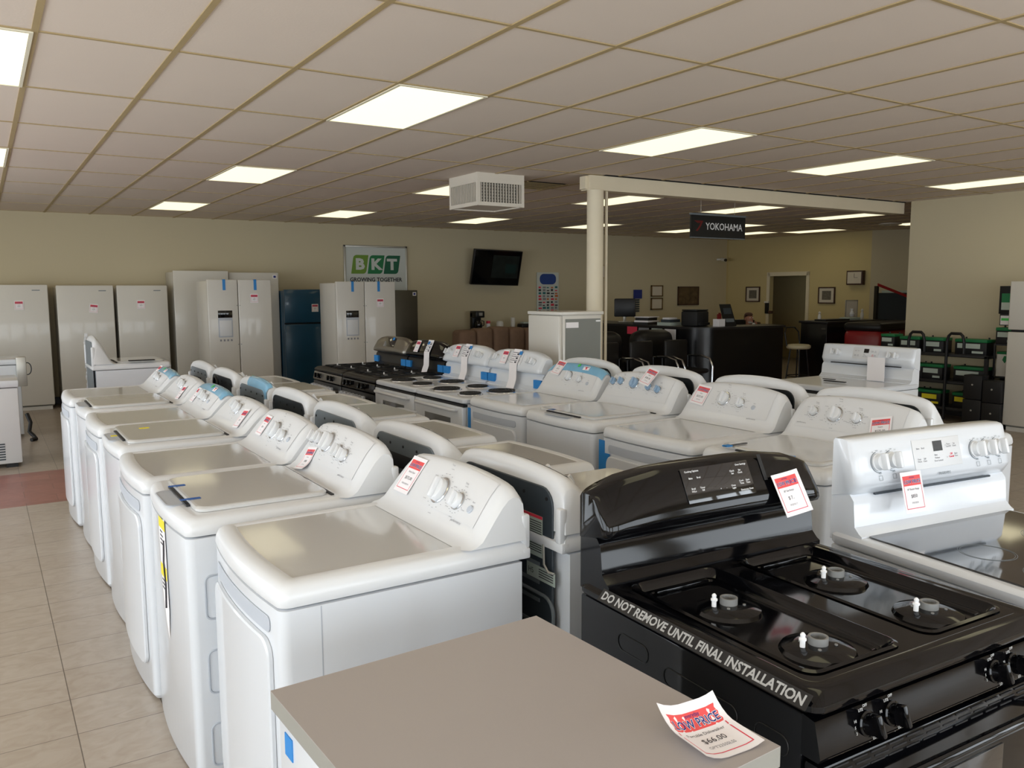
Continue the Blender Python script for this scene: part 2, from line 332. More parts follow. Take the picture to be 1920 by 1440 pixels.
v = solo('ceiling_vent', MB().lathe([(.2, 0), (.2, -.015), (.13, -.03), (.12, -.02), (.05, -.035), (0.01, -.035)], n=28, c1=False), 'hvac', 'round ceiling vent beyond the beam above the office', 'ceiling vent', loc=(14.3, 9.3, CEIL))

# ---------------------------------------------------------------- price tags
def paper_sheet(w, h, bend=0, nx=8, ny=10, curl=None):
    m = MB(); vs = []
    for j in range(ny+1):
        for i in range(nx+1):
            u = i/nx-.5; v = j/ny-.5; vs.append((u*w, v*h, (curl(u, v) if curl else bend*(v+.5)**2)))
    fs = [(j*(nx+1)+i, j*(nx+1)+i+1, (j+1)*(nx+1)+i+1, (j+1)*(nx+1)+i) for j in range(ny) for i in range(nx)]
    n = len(vs); m.add([(x, y, z+.0004) for x, y, z in vs]+[(x, y, z-.0002) for x, y, z in vs], fs+[tuple(reversed([a+n for a in f])) for f in fs])
    return m
def bendmb(m, fn):
    for v in m.v: v.z += fn(v.x, v.y)
    return m
def fine(m, cut):   # subdivide rectangles of a flat decal so it follows a bend
    return m
def rect(m, x0, y0, x1, y1, z, mi=None, nx=6, ny=6):
    vs = [(x0+(x1-x0)*i/nx, y0+(y1-y0)*j/ny, z) for j in range(ny+1) for i in range(nx+1)]
    return m.add(vs, [(j*(nx+1)+i, j*(nx+1)+i+1, (j+1)*(nx+1)+i+1, (j+1)*(nx+1)+i) for j in range(ny) for i in range(nx)], mi)
def price_tag(label, Mw, price, line1='Dryer', line2='GTD33EASK', w=.105, h=.135, curl=None, group='red and white price tags', small=False):
    t = bpy.data.objects.new('price_tag', None); COL.objects.link(t); t.matrix_basis = Mw; t.empty_display_size = .03; tag(t, label, 'price tag', group)
    fn = (lambda x, y: curl(x/w, y/h)) if curl else (lambda x, y: 0)
    part('paper', paper_sheet(w, h, curl=(lambda u, v: fn(u*w, v*h))), 'paper', t)
    a = .065*w/.105*1.0; iw = w*.42; top = h*.40; bot = -h*.40; bh = h*.24
    m = MB(); rect(m, -iw, top-bh, iw, top, .0008); part('header_band', bendmb(m, fn), 'red', t, label='red band across the top of the tag')
    m = MB()
    rect(m, -iw, bot, -iw+w*.018, top-bh, .0008, nx=1); rect(m, iw-w*.018, bot, iw, top-bh, .0008, nx=1); rect(m, -iw, bot, iw, bot+h*.015, .0008, ny=1); part('border', bendmb(m, fn), 'inkred', t)
    m = MB()
    sz = w*.165
    if not small: m.text('LOW PRICE', sz, Matrix.Translation((0, top-bh*.62, .0012)), bold=.0009*w/.105, mi=0, sx=.92)
    m.text('LOW PRICE', sz, Matrix.Translation((0, top-bh*.62, .0015)), bold=.0003, mi=1, sx=.92)
    m.text('everyday', sz*.42, Matrix.Translation((0, top-bh*.17, .0015)), mi=1)
    part('header_lettering', bendmb(m, fn), ['white', 'navy'], t, label='blue LOW PRICE lettering')
    m = MB(); m.text(line1, w*.085, Matrix.Translation((0, h*.07, .001)), sx=.9); m.text(price, w*.155, Matrix.Translation((0, -h*.10, .001)), sx=.95); m.text(line2, w*.08, Matrix.Translation((0, -h*.26, .001)), mi=1)
    part('price_lettering', bendmb(m, fn), ['ink', 'inkgrey'], t)
    return t

# ---------------------------------------------------------------- washers and dryers
LW, LD = .70, .76
PROF = [(.535, .931), (.56, .936), (.585, .952), (.61, .985), (.64, 1.025), (.672, 1.065), (.70, 1.092), (.72, 1.1), (.742, 1.094), (.757, 1.07), (.76, .931)]
def cons_pt(u, q, hc, off=0):      # u in [-1,1] across the width, q index along the profile
    def at(q):
        k = min(len(PROF)-2, max(0, int(q))); f = q-k; a, b = PROF[k], PROF[k+1]; return a[0]+(b[0]-a[0])*f, a[1]+(b[1]-a[1])*f
    zs = (hc-.93)/.17*(1-.15*abs(u)**2.4-.10*max(0, (abs(u)-.84)/.16)**2); y, z = at(q); y2, z2 = at(q+.05); y1, z1 = at(max(0, q-.05))
    d = Vector((0, y2-y1, (z2-z1)*zs)).normalized(); n = Vector((0, -d.z, d.y))
    p = Vector((u*LW/2*(1-.05*(z-.93)/.17*1), y, .93+(z-.93)*zs)); return p+n*off, n
def plan(w, d, r, bow, ins, z, n=14):
    P = []; w2 = w/2-ins; rr = max(.004, r-ins*.5)
    by = lambda x: -bow*(1-(x/(w/2))**2)+ins
    for k in range(5): a = pi/2*k/4; P.append((-w2+rr-rr*cos(a), by(-w2+rr)+rr-rr*sin(a), z))
    for k in range(1, n): x = -w2+rr+(2*w2-2*rr)*k/n; P.append((x, by(x), z))
    for k in range(5): a = pi/2*k/4; P.append((w2-rr+rr*sin(a), by(w2-rr)+rr-rr*cos(a), z))
    P += [(w2, d-ins, z), (-w2, d-ins, z)]; return P
def plate_xz(m, w, z0, z1, r, y, t, bow=0, W=.70, mi=None, side=-1, n=10, cx=0):   # rounded plate facing -y (side -1) or +y, following the bow
    h = z1-z0; cz = (z0+z1)/2; U = []
    for k in range(6): a = pi-pi/2*k/5; U.append((-w/2+r+r*cos(a), h/2-r+r*sin(a)))
    for k in range(1, n): U.append((-w/2+r+(w-2*r)*k/n, h/2))
    for k in range(6): a = pi/2-pi/2*k/5; U.append((w/2-r+r*cos(a), h/2-r+r*sin(a)))
    L = [(x, -z) for x, z in U]; N = len(U)
    def P(x, z, o): return (cx+x, y+side*o+(-bow*(1-((cx+x)/(W/2))**2) if bow else 0), cz+z)
    def ring(o, s): return [P(x*(1-s/w*2), z*(1-s/h*2), o) for x, z in U+L[::-1]]
    R = [ring(0, 0), ring(t*.7, 0), ring(t, t*.35)]
    m.loft(R, False, False, mi=mi)
    T = R[-1]; vs = T; fs = [(k, k+1, 2*N-2-k, 2*N-1-k) for k in range(N-1)]; m.add(vs, fs, mi); return m
_mesh = {}
def cm(key, fn, mats, ang=35):
    if key not in _mesh: _mesh[key] = fn().mesh(key.split('|')[0], mats, ang)
    return _mesh[key]
def knobmesh(r, h, bar=True, ring=True):
    m = MB()
    if ring: m.lathe([(r*1.16, 0), (r*1.18, .004), (r*1.1, .0065), (r, .0065)], mi=1, n=28)
    m.lathe([(r, .004), (r, h*.55), (r*.93, h*.75), (r*.86, h*.8), (0.001, h*.8)], n=28, mi=0, c1=False)
    if bar: m.box(-r*.24, -r*.93, h*.5, r*.24, r*.93, h*1.25, r*.16)
    return m
def body_mesh(bow):
    m = MB(); r = .03
    m.loft([plan(LW, LD-.02, r, bow, .012, .012), plan(LW, LD-.02, r, bow, .0, .03), plan(LW, LD-.02, r, bow, 0, .866), plan(LW, LD-.02, r, bow, .01, .868)])
    return m
def top_mesh(kind, bow):
    m = MB(); r = .034; pl = lambda i, z: plan(LW, LD, r, bow, i, z)
    R = [pl(.008, .872), pl(0, .874), pl(-.003, .885), pl(0, .905), pl(.008, .922), pl(.022, .931), pl(.04, .934)]
    if kind == 'dryer':
        R += [pl(.055, .934), pl(.062, .930)]; m.loft(R, mi=0, c1mi=1)
    else: m.loft(R)
    return m
def console_mesh(hc):
    m = MB(); R = []; us = [-1, -.985, -.95, -.9, -.8, -.65, -.45, -.2, 0, .2, .45, .65, .8, .9, .95, .985, 1]
    for u in us:
        e = max(0, (abs(u)-.9)/.1); rr = []
        for k in range(len(PROF)):
            p, n = cons_pt(u, k, hc); p = p.copy()
            s = 1-.05*e*e; p.y = .735+(p.y-.735)*(1-.13*e*e); p.z = .93+(p.z-.93)*s; p.x = u*LW/2*(1-.05*(PROF[k][1]-.93)/.17) ; rr.append(p)
        R.append(rr)
    m.loft(R); return m
def patch(hc, u0, u1, q0, q1, off, nu=14, nq=10):
    m = MB(); vs = [cons_pt(u0+(u1-u0)*i/nu, q0+(q1-q0)*j/nq, hc, off)[0] for j in range(nq+1) for i in range(nu+1)]
    m.add(vs, [(j*(nu+1)+i, j*(nu+1)+i+1, (j+1)*(nu+1)+i+1, (j+1)*(nu+1)+i) for j in range(nq) for i in range(nu)]); return m
def laundry(name, label, loc, rz, hc=1.09, bow=.024, knobs=(), button=None, kind='dryer', film=None, panel=True, back='plain', group=None, brandpos=(.55, 2.6), kstyle='white', detail=True, extras=()):
    t = thing(name, label, 'dryer' if kind == 'dryer' else 'washing machine', loc, rz, group)
    t.scale = (1, 1, 1.014)
    part('body', cm('body|%.3f' % bow, lambda: body_mesh(bow), 'enamel'), 0, t)
    part('top', cm('top|%s%.3f' % (kind, bow), lambda: top_mesh(kind, bow), ['plastic', 'lidreflect']), 0, t)
    if kind == 'dryer': part('side_seam', cm('side_seam|', lambda: MB().box(.3495, .105, .02, .3506, .108, .864).box(-.3506, .105, .02, -.3495, .108, .864), 'pocket'), 0, t)
    part('console', cm('console|%.2f' % hc, lambda: console_mesh(hc), 'plastic', 50), 0, t)
    if kind == 'dryer':
        def dm():
            m = MB(); plate_xz(m, .58, .14, .775, .05, -.001, .014, bow); return m
        part('door', cm('door|%.3f' % bow, dm, 'enamel'), 0, t)
        part('door_handle', cm('door_handle|%.3f' % bow, lambda: plate_xz(MB(), .56, .79, .835, .018, -.001, .003, bow), 'pocket'), 0, t, label='grey plate painted as handle recess shade above the door')  # thin plate, its grey paints the shade of a handle recess
    else:
        def lm():
            m = MB(); cy = .285; R = []
            for i, z in ((0, .935), (0, .944), (.004, .949), (.012, .951)): R.append([V3(x, y, z) for x, y in rrect(.56-2*i, .47-2*i, .04, 5, 0, cy)])
            m.loft(R, mi=0); return m
        part('lid', cm('lid|', lm, 'lidreflect'), 0, t)
        part('lid_gap', cm('lid_gap|', lambda: MB().box(-.17, .036, .934, .17, .056, .9415, .003), 'gap'), 0, t)
        part('hinge_gap', cm('hinge_gap|', lambda: MB().box(-.29, .522, .9335, .29, .534, .9385), 'gap'), 0, t)
        def sc():
            m = MB(); m.loft([[V3(x*s, .012+y*s2, z) for x, y in rrect(.26, .07, .034, 5)] for s, s2, z in ((1, 1, .9345), (.97, .9, .9365), (.9, .7, .9352))]); return m
        part('finger_notch', cm('finger_notch|', sc, 'pocket'), 0, t)
    if panel: part('control_panel', cm('control_panel|%.2f' % hc, lambda: patch(hc, -.84, .84, 2.75, 6.4, .0014), 'panel'), 0, t)
    mk = MB()
    for (lx, q, r, ring) in knobs:
        u = lx/(LW/2); p, n = cons_pt(u, q, hc, .001)
        key = 'knob|%s%.3f%d' % (kstyle, r, ring)
        part('knob', cm(key, lambda: knobmesh(r, .022+r*.25, True, ring), {'white': ['plastic', 'chrome'], 'chrome': ['panel', 'chrome'], 'blue': ['blueknob', 'chrome']}[kstyle]), 0, t, Ml=frame(p, (1, .25, 0), n))
        F = frame(p, (1, 0, 0), n)
        for k in range(16):
            a = pi*(.12+1.76*k/15)-pi/2
            mk.T = F @ Matrix.Translation((sin(a+pi)*r*1.55, cos(a+pi)*r*1.55*-1, .001)); mk.box(-.0025, -.0008, 0, .0025, .0008, .0003); mk.T = None
            if k % 3 == 0 and r > .02:
                mk.text('normal', .0065, F @ Matrix.Translation((sin(a+pi)*r*2.05, cos(a+pi)*r*2.05*-1, .0012)))
        mk.text('Temp', .009, F @ Matrix.Translation((0, r*2.4, .0012)))
    if button:
        p, n = cons_pt(button[0]/(LW/2), button[1], hc, .001)
        part('start_button', cm('start_button|', lambda: MB().lathe([(.013, 0), (.013, .004), (.011, .006), (.001, .006)], n=20), 'pocket'), 0, t, Ml=frame(p, (1, 0, 0), n))
        mk.text('Start', .008, frame(p+V3(0, 0, .0), (1, 0, 0), n) @ Matrix.Translation((0, .024, .0012)))
    if brandpos and detail: p, n = cons_pt(brandpos[0], brandpos[1], hc, .002); mk.text('washer & dryer' if 0 else 'performance', .012, frame(p, (1, 0, 0), n))
    if mk.v: part('dial_markings', mk, 'inkgrey', t)
    if film:
        part('protective_film', cm('protective_film|%.2f%s' % (hc, film), lambda: patch(hc, film[0], film[1], film[2], film[3], .004, 20, 14), 'film'), 0, t, label='clear blue protective film over the console')
        if film[2] < 7:
            m = MB(); p, n = cons_pt(film[4], 6.0, hc, .0055); F = frame(p, (1, 0, 0), n); m.T = F; m.loft([[V3(x, y, z) for x, y in rrect(.03, .03, .0149, 4)] for z in (0, .0006)]); m.T = None
            part('green_sticker', m, 'green', t); m = MB(); p, n = cons_pt(film[4]+.28, 5.7, hc, .0055); m.T = frame(p, (1, 0, 0), n); m.box(-.035, -.016, 0, .035, .016, .0006, mi=0).box(-.008, -.01, .0006, .008, .01, .001, mi=1).box(-.03, .008, .0006, .03, .012, .001, mi=2); part('film_label', m, ['paper', 'inkred', 'ink'], t)
    # back panel
    hb = hc-.058
    bm_ = {'plain': 'galv', 'mid': 'galvl', 'dark': 'darksteel'}[back.split('+')[0]]
    def bk():
        m = MB(); plate_xz(m, .58, .04, hb, .06, LD-.001, .006, side=1); return m
    bp = part('back_panel', cm('back_panel|%s%.2f' % (bm_, hc), bk, bm_), 0, t)
    part('side_trim', cm('side_trim|%.2f' % hc, lambda: MB().box(-.345, .745, .9, -.315, .775, hb-.05, .008).box(.315, .745, .9, .345, .775, hb-.05, .008).box(-.352, .74, .872, .352, .772, .905, .006), 'plastic'), 0, t)
    if '+' in back:
        def rec():
            m = MB(); Y = LD+.005
            m.box(-.10, Y, hb-.13, .16, Y+.004, hb-.07, .003, mi=0); m.box(-.24, Y, hb-.20, .24, Y+.003, hb-.193, mi=1); m.box(-.24, Y, .60, .24, Y+.004, .61, mi=1)
            for k in range(5): m.cyl((-.26+.13*k, Y, hb-.035-.0*k), (-.26+.13*k, Y+.003, hb-.035), .006, n=10, mi=0)
            for k in range(3): m.box(-.22, Y, .80-.06*k, .22, Y+.003, .812-.06*k, mi=1)
            return m
        part('back_fittings', cm('back_fittings|%.2f' % hc, rec, ['gap', 'galvl']), 0, t)
    for e in (extras if isinstance(extras, tuple) else (extras,)): e(t, hc)
    return t
_old_part = part
def part(name, mb, mats, parent=None, **k): return _old_part(name, mb, mats, parent, **k)
def on_console(t, hc, lx, q, rot=0, off=.006, tilt=0):
    p, n = cons_pt(lx/(LW/2), q, hc, off); return world(t) @ frame(p, (1, 0, 0), n) @ Matrix.Rotation(rot, 4, 'Z') @ Matrix.Rotation(tilt, 4, 'X')
def tapes(*spec):     # strips of tape: (x, y, z, sx, sy, sz, mat)
    def f(t, hc):
        for x, y, z, sx, sy, sz, mm in spec: part('tape_strip', MB().box(x-sx/2, y-sy/2, z-sz/2, x+sx/2, y+sy/2, z+sz/2), mm, t)
    return f
R1, R2 = -pi/2, pi/2
K2 = [(.02, 3.95, .039, 1), (.15, 3.8, .026, 1)]
K5 = [(-.26, 4.5, .024, 1), (-.19, 4.5, .024, 1), (-.08, 4.4, .038, 1), (.06, 4.1, .025, 1), (.135, 4.0, .025, 1)]
K3 = [(-.21, 4.3, .022, 1), (-.08, 4.2, .036, 1), (.05, 4.1, .023, 1)]
# row one: fronts to the left, nearest first
hc1 = 1.09
def energy(t, hc):
    m = MB(); cx = .03; Y = -.0262
    m.add([(cx-.055, Y, .86), (cx+.06, Y, .88), (cx+.07, Y, .55), (cx+.05, Y, .44), (cx+.01, Y, .49), (cx-.035, Y, .60)], [(0, 5, 4, 3, 2, 1)], 0)
    for z0, z1 in ((.835, .872), (.655, .70)): m.box(cx-.05, Y-.001, z0, cx+.06, Y-.0002, z1, mi=1)
    for k, z in enumerate((.82, .805, .79, .775, .64, .625, .61)): m.box(cx-.03, Y-.001, z, cx+.01+.01*(k % 3), Y-.0002, z+.005, mi=2)
    m.tube([(cx+.04, Y-.002, .80), (cx+.03, Y-.004, .72), (cx+.045, Y-.003, .64), (cx+.03, Y-.003, .55)], .003, 5, mi=2)
    part('energy_label', m, ['paper', 'yellow', 'ink'], t, label='torn white and yellow energy label')
def side_tabs(t, hc):
    for z in (.14, .40, .66): part('edge_clip', MB().tube([(.3515, y, q) for y, q in rrect(.07, .15, .02, 4, .085, z)], .0035, 6, closed=True), 'pocket', t)
    part('tape_strip', MB().box(.3565, .10, .50, .358, .14, .76), 'film', t); part('tape_strip', MB().box(.3565, .10, .28, .358, .13, .42), 'film', t)
d1 = laundry('clothes_dryer', 'large white dryer nearest the viewer, two knobs and oval start button, price tag on console', (.60, 2.39, 0), R1, 1.115, knobs=K2, button=(.235, 3.7), back='plain', group='white dryers')
price_tag('price tag on the console of the nearest white dryer', on_console(d1, 1.115, -.22, 4.2, 0), '$575.00', 'Electric Dryer', 'WED5000DW', w=.105, h=.14)
w2 = laundry('washing_machine', 'white top load washer with five chrome knobs and two blue tapes on its lid', (.53, 3.18, 0), R1, 1.13, knobs=K5, kind='washer', kstyle='chrome', group='white top load washers',
    extras=(energy, side_tabs, tapes((.13, .058, .9525, .022, .07, .001, 'tapedk'), (-.11, .058, .9525, .022, .06, .001, 'tapedk'))))
price_tag('price tag lying low on the five-knob washer console', on_console(w2, 1.13, -.19, 2.6, .15), '$585', 'Washer', 'GTW465', w=.09, h=.11, curl=lambda u, v: .02*max(0, -v)**2*4)
d3 = laundry('clothes_dryer', 'white dryer behind the five-knob washer, two knobs and a price tag, recessed top painted reflection-grey', (.51, 3.90, 0), R1, 1.105, knobs=K2, button=(.235, 3.8), group='white dryers')
price_tag('price tag on the dryer just behind the five-knob washer', on_console(d3, 1.105, -.17, 4.0, 0), '$575', 'Dryer', 'GTD', w=.085, h=.11)
w4 = laundry('washing_machine', 'white top load washer with yellow stickers on rim and lid', (.53, 4.72, 0), R1, 1.085, knobs=[(-.05, 4.7, .027, 1), (.04, 4.4, .03, 1)], kind='washer', group='white top load washers',
    extras=(tapes((-.02, .02, .935, .03, .03, .004, 'yellow'), (-.10, .18, .9515, .035, .05, .001, 'yellow')),))
price_tag('price tag at the near end of the yellow-stickered washer console', on_console(w4, 1.085, .20, 3.6, .1), '$525', 'Washer', 'WTW', w=.085, h=.12, small=True)
FILM1 = (-.9, .98, 5.0, 9.3, .1)
d5 = laundry('clothes_dryer', 'white dryer with blue film and green sticker on console, fifth in left row', (.52, 5.46, 0), R1, 1.09, knobs=[(-.03, 4.2, .03, 1), (.09, 4.0, .024, 1)], button=(.18, 3.8), film=FILM1, group='white dryers')
price_tag('price tag on the blue-filmed dryer in the left row', on_console(d5, 1.09, -.18, 3.9, 0), '$499', 'Dryer', 'NED', w=.08, h=.11, small=True)
w6 = laundry('washing_machine', 'white top load washer between two dryers with blue-filmed consoles', (.53, 6.22, 0), R1, 1.085, knobs=[(-.03, 4.5, .027, 1), (.05, 4.3, .03, 1)], kind='washer', group='white top load washers')
price_tag('price tag on the washer between the two blue-filmed dryers', on_console(w6, 1.085, .17, 3.2, .1), '$479', 'Washer', 'NTW', w=.08, h=.11, small=True)
d7 = laundry('clothes_dryer', 'farthest white dryer of the left row, blue film over its console', (.50, 6.96, 0), R1, 1.085, knobs=[(-.03, 4.2, .028, 1), (.08, 4.0, .022, 1)], film=(-.45, .98, 5.0, 9.3, .0), group='white dryers')
price_tag('price tag on the farthest dryer of the left row', on_console(d7, 1.085, -.17, 5.0, 0), '$499', 'Dryer', 'NED', w=.08, h=.11, small=True)
# row two: backs toward row one
def h5label(t, hc):
    m = MB(); Y = LD+.008
    m.box(-.24, Y, .83, -.09, Y+.001, .965, mi=0); m.box(-.24, Y+.001, .955, -.09, Y+.0015, .965, mi=1)
    for k in range(14): z = .845+.0075*k; m.box(-.235, Y+.001, z, -.17, Y+.0013, z+.003, mi=2); m.box(-.16, Y+.001, z, -.095, Y+.0013, z+.003, mi=2)
    part('warning_label', m, ['labelg', 'inkred', 'ink'], t, label='grey printed warning label with red header')
    m = MB(); m.box(-.31, Y, .755, -.15, Y+.001, .80, mi=0); F = frame((-.175, Y+.0015, .777), (-1, 0, 0), (0, 1, 0)); m.text('H5', .026, F, mi=1)
    for k in range(4): m.box(-.30, Y+.001, .765+.008*k, -.22, Y+.0013, .768+.008*k, mi=1)
    part('model_plate', m, ['labelg', 'ink'], t, label='small plate printed H5')
    part('drain_hook', MB().tube([(-.25, Y+.003, .88), (-.265, Y+.012, .82), (-.29, Y+.012, .80), (-.31, Y+.004, .80)], .004), 'aluminium', t)
    m = MB().tube([(-.30, Y, .05), (-.30, Y, .66)]+[(-.30+.05*(1-cos(a)), Y, .66+.05*sin(a)) for a in [pi/8*k for k in range(5)]]+[(.2, Y, .71)], .006); part('pressed_rib', m, 'galvl', t)
    m = MB(); 
    for k in range(5): m.cyl((-.285+.0*k, Y, .1+.13*k), (-.285, Y+.004, .1+.13*k), .004, n=8)
    part('screw', m, 'aluminium', t)
r2 = [(2.36, 'plain+', 'white machine with H5 plate and warning label on its dark back', 'washer', None, (h5label,)),
      (3.16, 'mid+', 'white machine seen from behind, grey back, beside the one with the H5 plate', 'dryer', None, ()),
      (3.98, 'mid+', 'white machine seen from behind, third in the middle row', 'dryer', None, ()),
      (4.74, 'dark+', 'white machine seen from behind with near-black back, fourth in the middle row', 'washer', None, ()),
      (5.50, 'mid+', 'white machine seen from behind with blue film over its near shoulder', 'dryer', (-.98, .3, 6.8, 9.9, .5), ()),
      (6.30, 'dark+', 'white machine seen from behind with a black hose loop on its dark back', 'washer', None, ()),
      (7.08, 'mid+', 'farthest white machine of the middle row seen from behind', 'dryer', None, ())]
for yc, bk, lb, kd, fl, ex in r2:
    laundry('clothes_dryer' if kd == 'dryer' else 'washing_machine', lb, (2.24, yc, 0), R2, 1.12, knobs=K2 if kd == 'dryer' else K3, kind=kd, back=bk, film=fl, group='machines turned back to back in the middle row', extras=ex, brandpos=None)
solo('drain_hose', MB().tube([(1.452, 6.38+.06*cos(a), .98+.09*sin(a)) for a in [pi*(-.1+1.3*k/12) for k in range(13)]]+[(1.452, 6.32, .7), (1.452, 6.3, .4)], .011), 'cable', 'black hose loop hanging on a machine back in the middle row', 'hose')
# row three: consoles toward the right, fronts toward the viewer
G3 = 'white washers and dryers of the third row'
a3 = laundry('washing_machine', 'white washer with three white knobs and two blue tabs on its lid, third row', (2.90, 2.48, 0), R1, 1.15, knobs=K3, kind='washer', group=G3, brandpos=(-.72, 3.2), extras=(tapes((-.20, .075, .955, .012, .15, .003, 'satin'), (-.20, .02, .955, .03, .04, .006, 'tape'), (.12, .06, .9535, .035, .045, .003, 'tape')),))
price_tag('price tag at the near end of the three-knob washer console', on_console(a3, 1.15, .19, 3.6, .25), '$575.00', 'Washer', 'NTW4516', w=.105, h=.12)
b3 = laundry('clothes_dryer', 'white dryer with blue tape on its far corner and arched door recess, third row', (2.90, 3.24, 0), R1, 1.15, knobs=[(-.05, 4.2, .037, 1), (.08, 4.0, .025, 1)], button=(.18, 3.8), group=G3, extras=(tapes((-.345, -.004, .72, .05, .004, .26, 'tape'), (-.29, -.018, .74, .06, .003, .09, 'tape')),))
price_tag('price tag on the dryer right of the washer with blue knobs', on_console(b3, 1.15, -.24, 4.4, -.1), '$575.00', 'Dryer', 'NED4655', w=.11, h=.125)
c3 = laundry('washing_machine', 'white top load washer with five light blue knobs', (2.90, 4.02, 0), R1, 1.15, knobs=[(-.27, 4.6, .023, 1), (-.19, 4.6, .023, 1), (-.05, 4.5, .034, 1), (.10, 4.3, .022, 1), (.19, 4.2, .022, 1)], kind='washer', kstyle='blue', group=G3, extras=(tapes((-.12, .045, .9525, .02, .05, .001, 'tapedk'),)), brandpos=None)
price_tag('price tag covering part of the blue-knobbed washer console', on_console(c3, 1.15, .10, 5.2, -.2, .04), '$585.00', 'Washer', 'GTW465', w=.11, h=.125)
e3 = laundry('clothes_dryer', 'white dryer with blue film on its console beside the coil range', (2.92, 4.78, 0), R1, 1.15, knobs=[(-.02, 4.2, .033, 1), (.12, 4.0, .022, 1)], button=(.22, 3.7), film=(-.95, .99, 4.9, 9.3, .12), group=G3, extras=(tapes((-.335, -.002, .74, .06, .004, .22, 'tape'),)))
price_tag('price tag on the blue-filmed dryer beside the coil range', on_console(e3, 1.15, -.19, 5.3, -.1, .008), '$575', 'Dryer', 'GTD33', w=.11, h=.125)
# row four: turned away behind row three
for yc, lb in ((2.53, 'white machine back behind the three-knob washer'), (3.27, 'white machine back behind the dryer of the third row'), (4.04, 'white machine back behind the blue-knobbed washer'), (4.86, 'white machine back behind the blue-filmed dryer of the third row')):
    laundry('clothes_dryer', lb+', facing away', (4.53, yc, 0), R2, 1.18, knobs=K2, kind='dryer', back='dark', group='machines facing away behind the third row', brandpos=None)

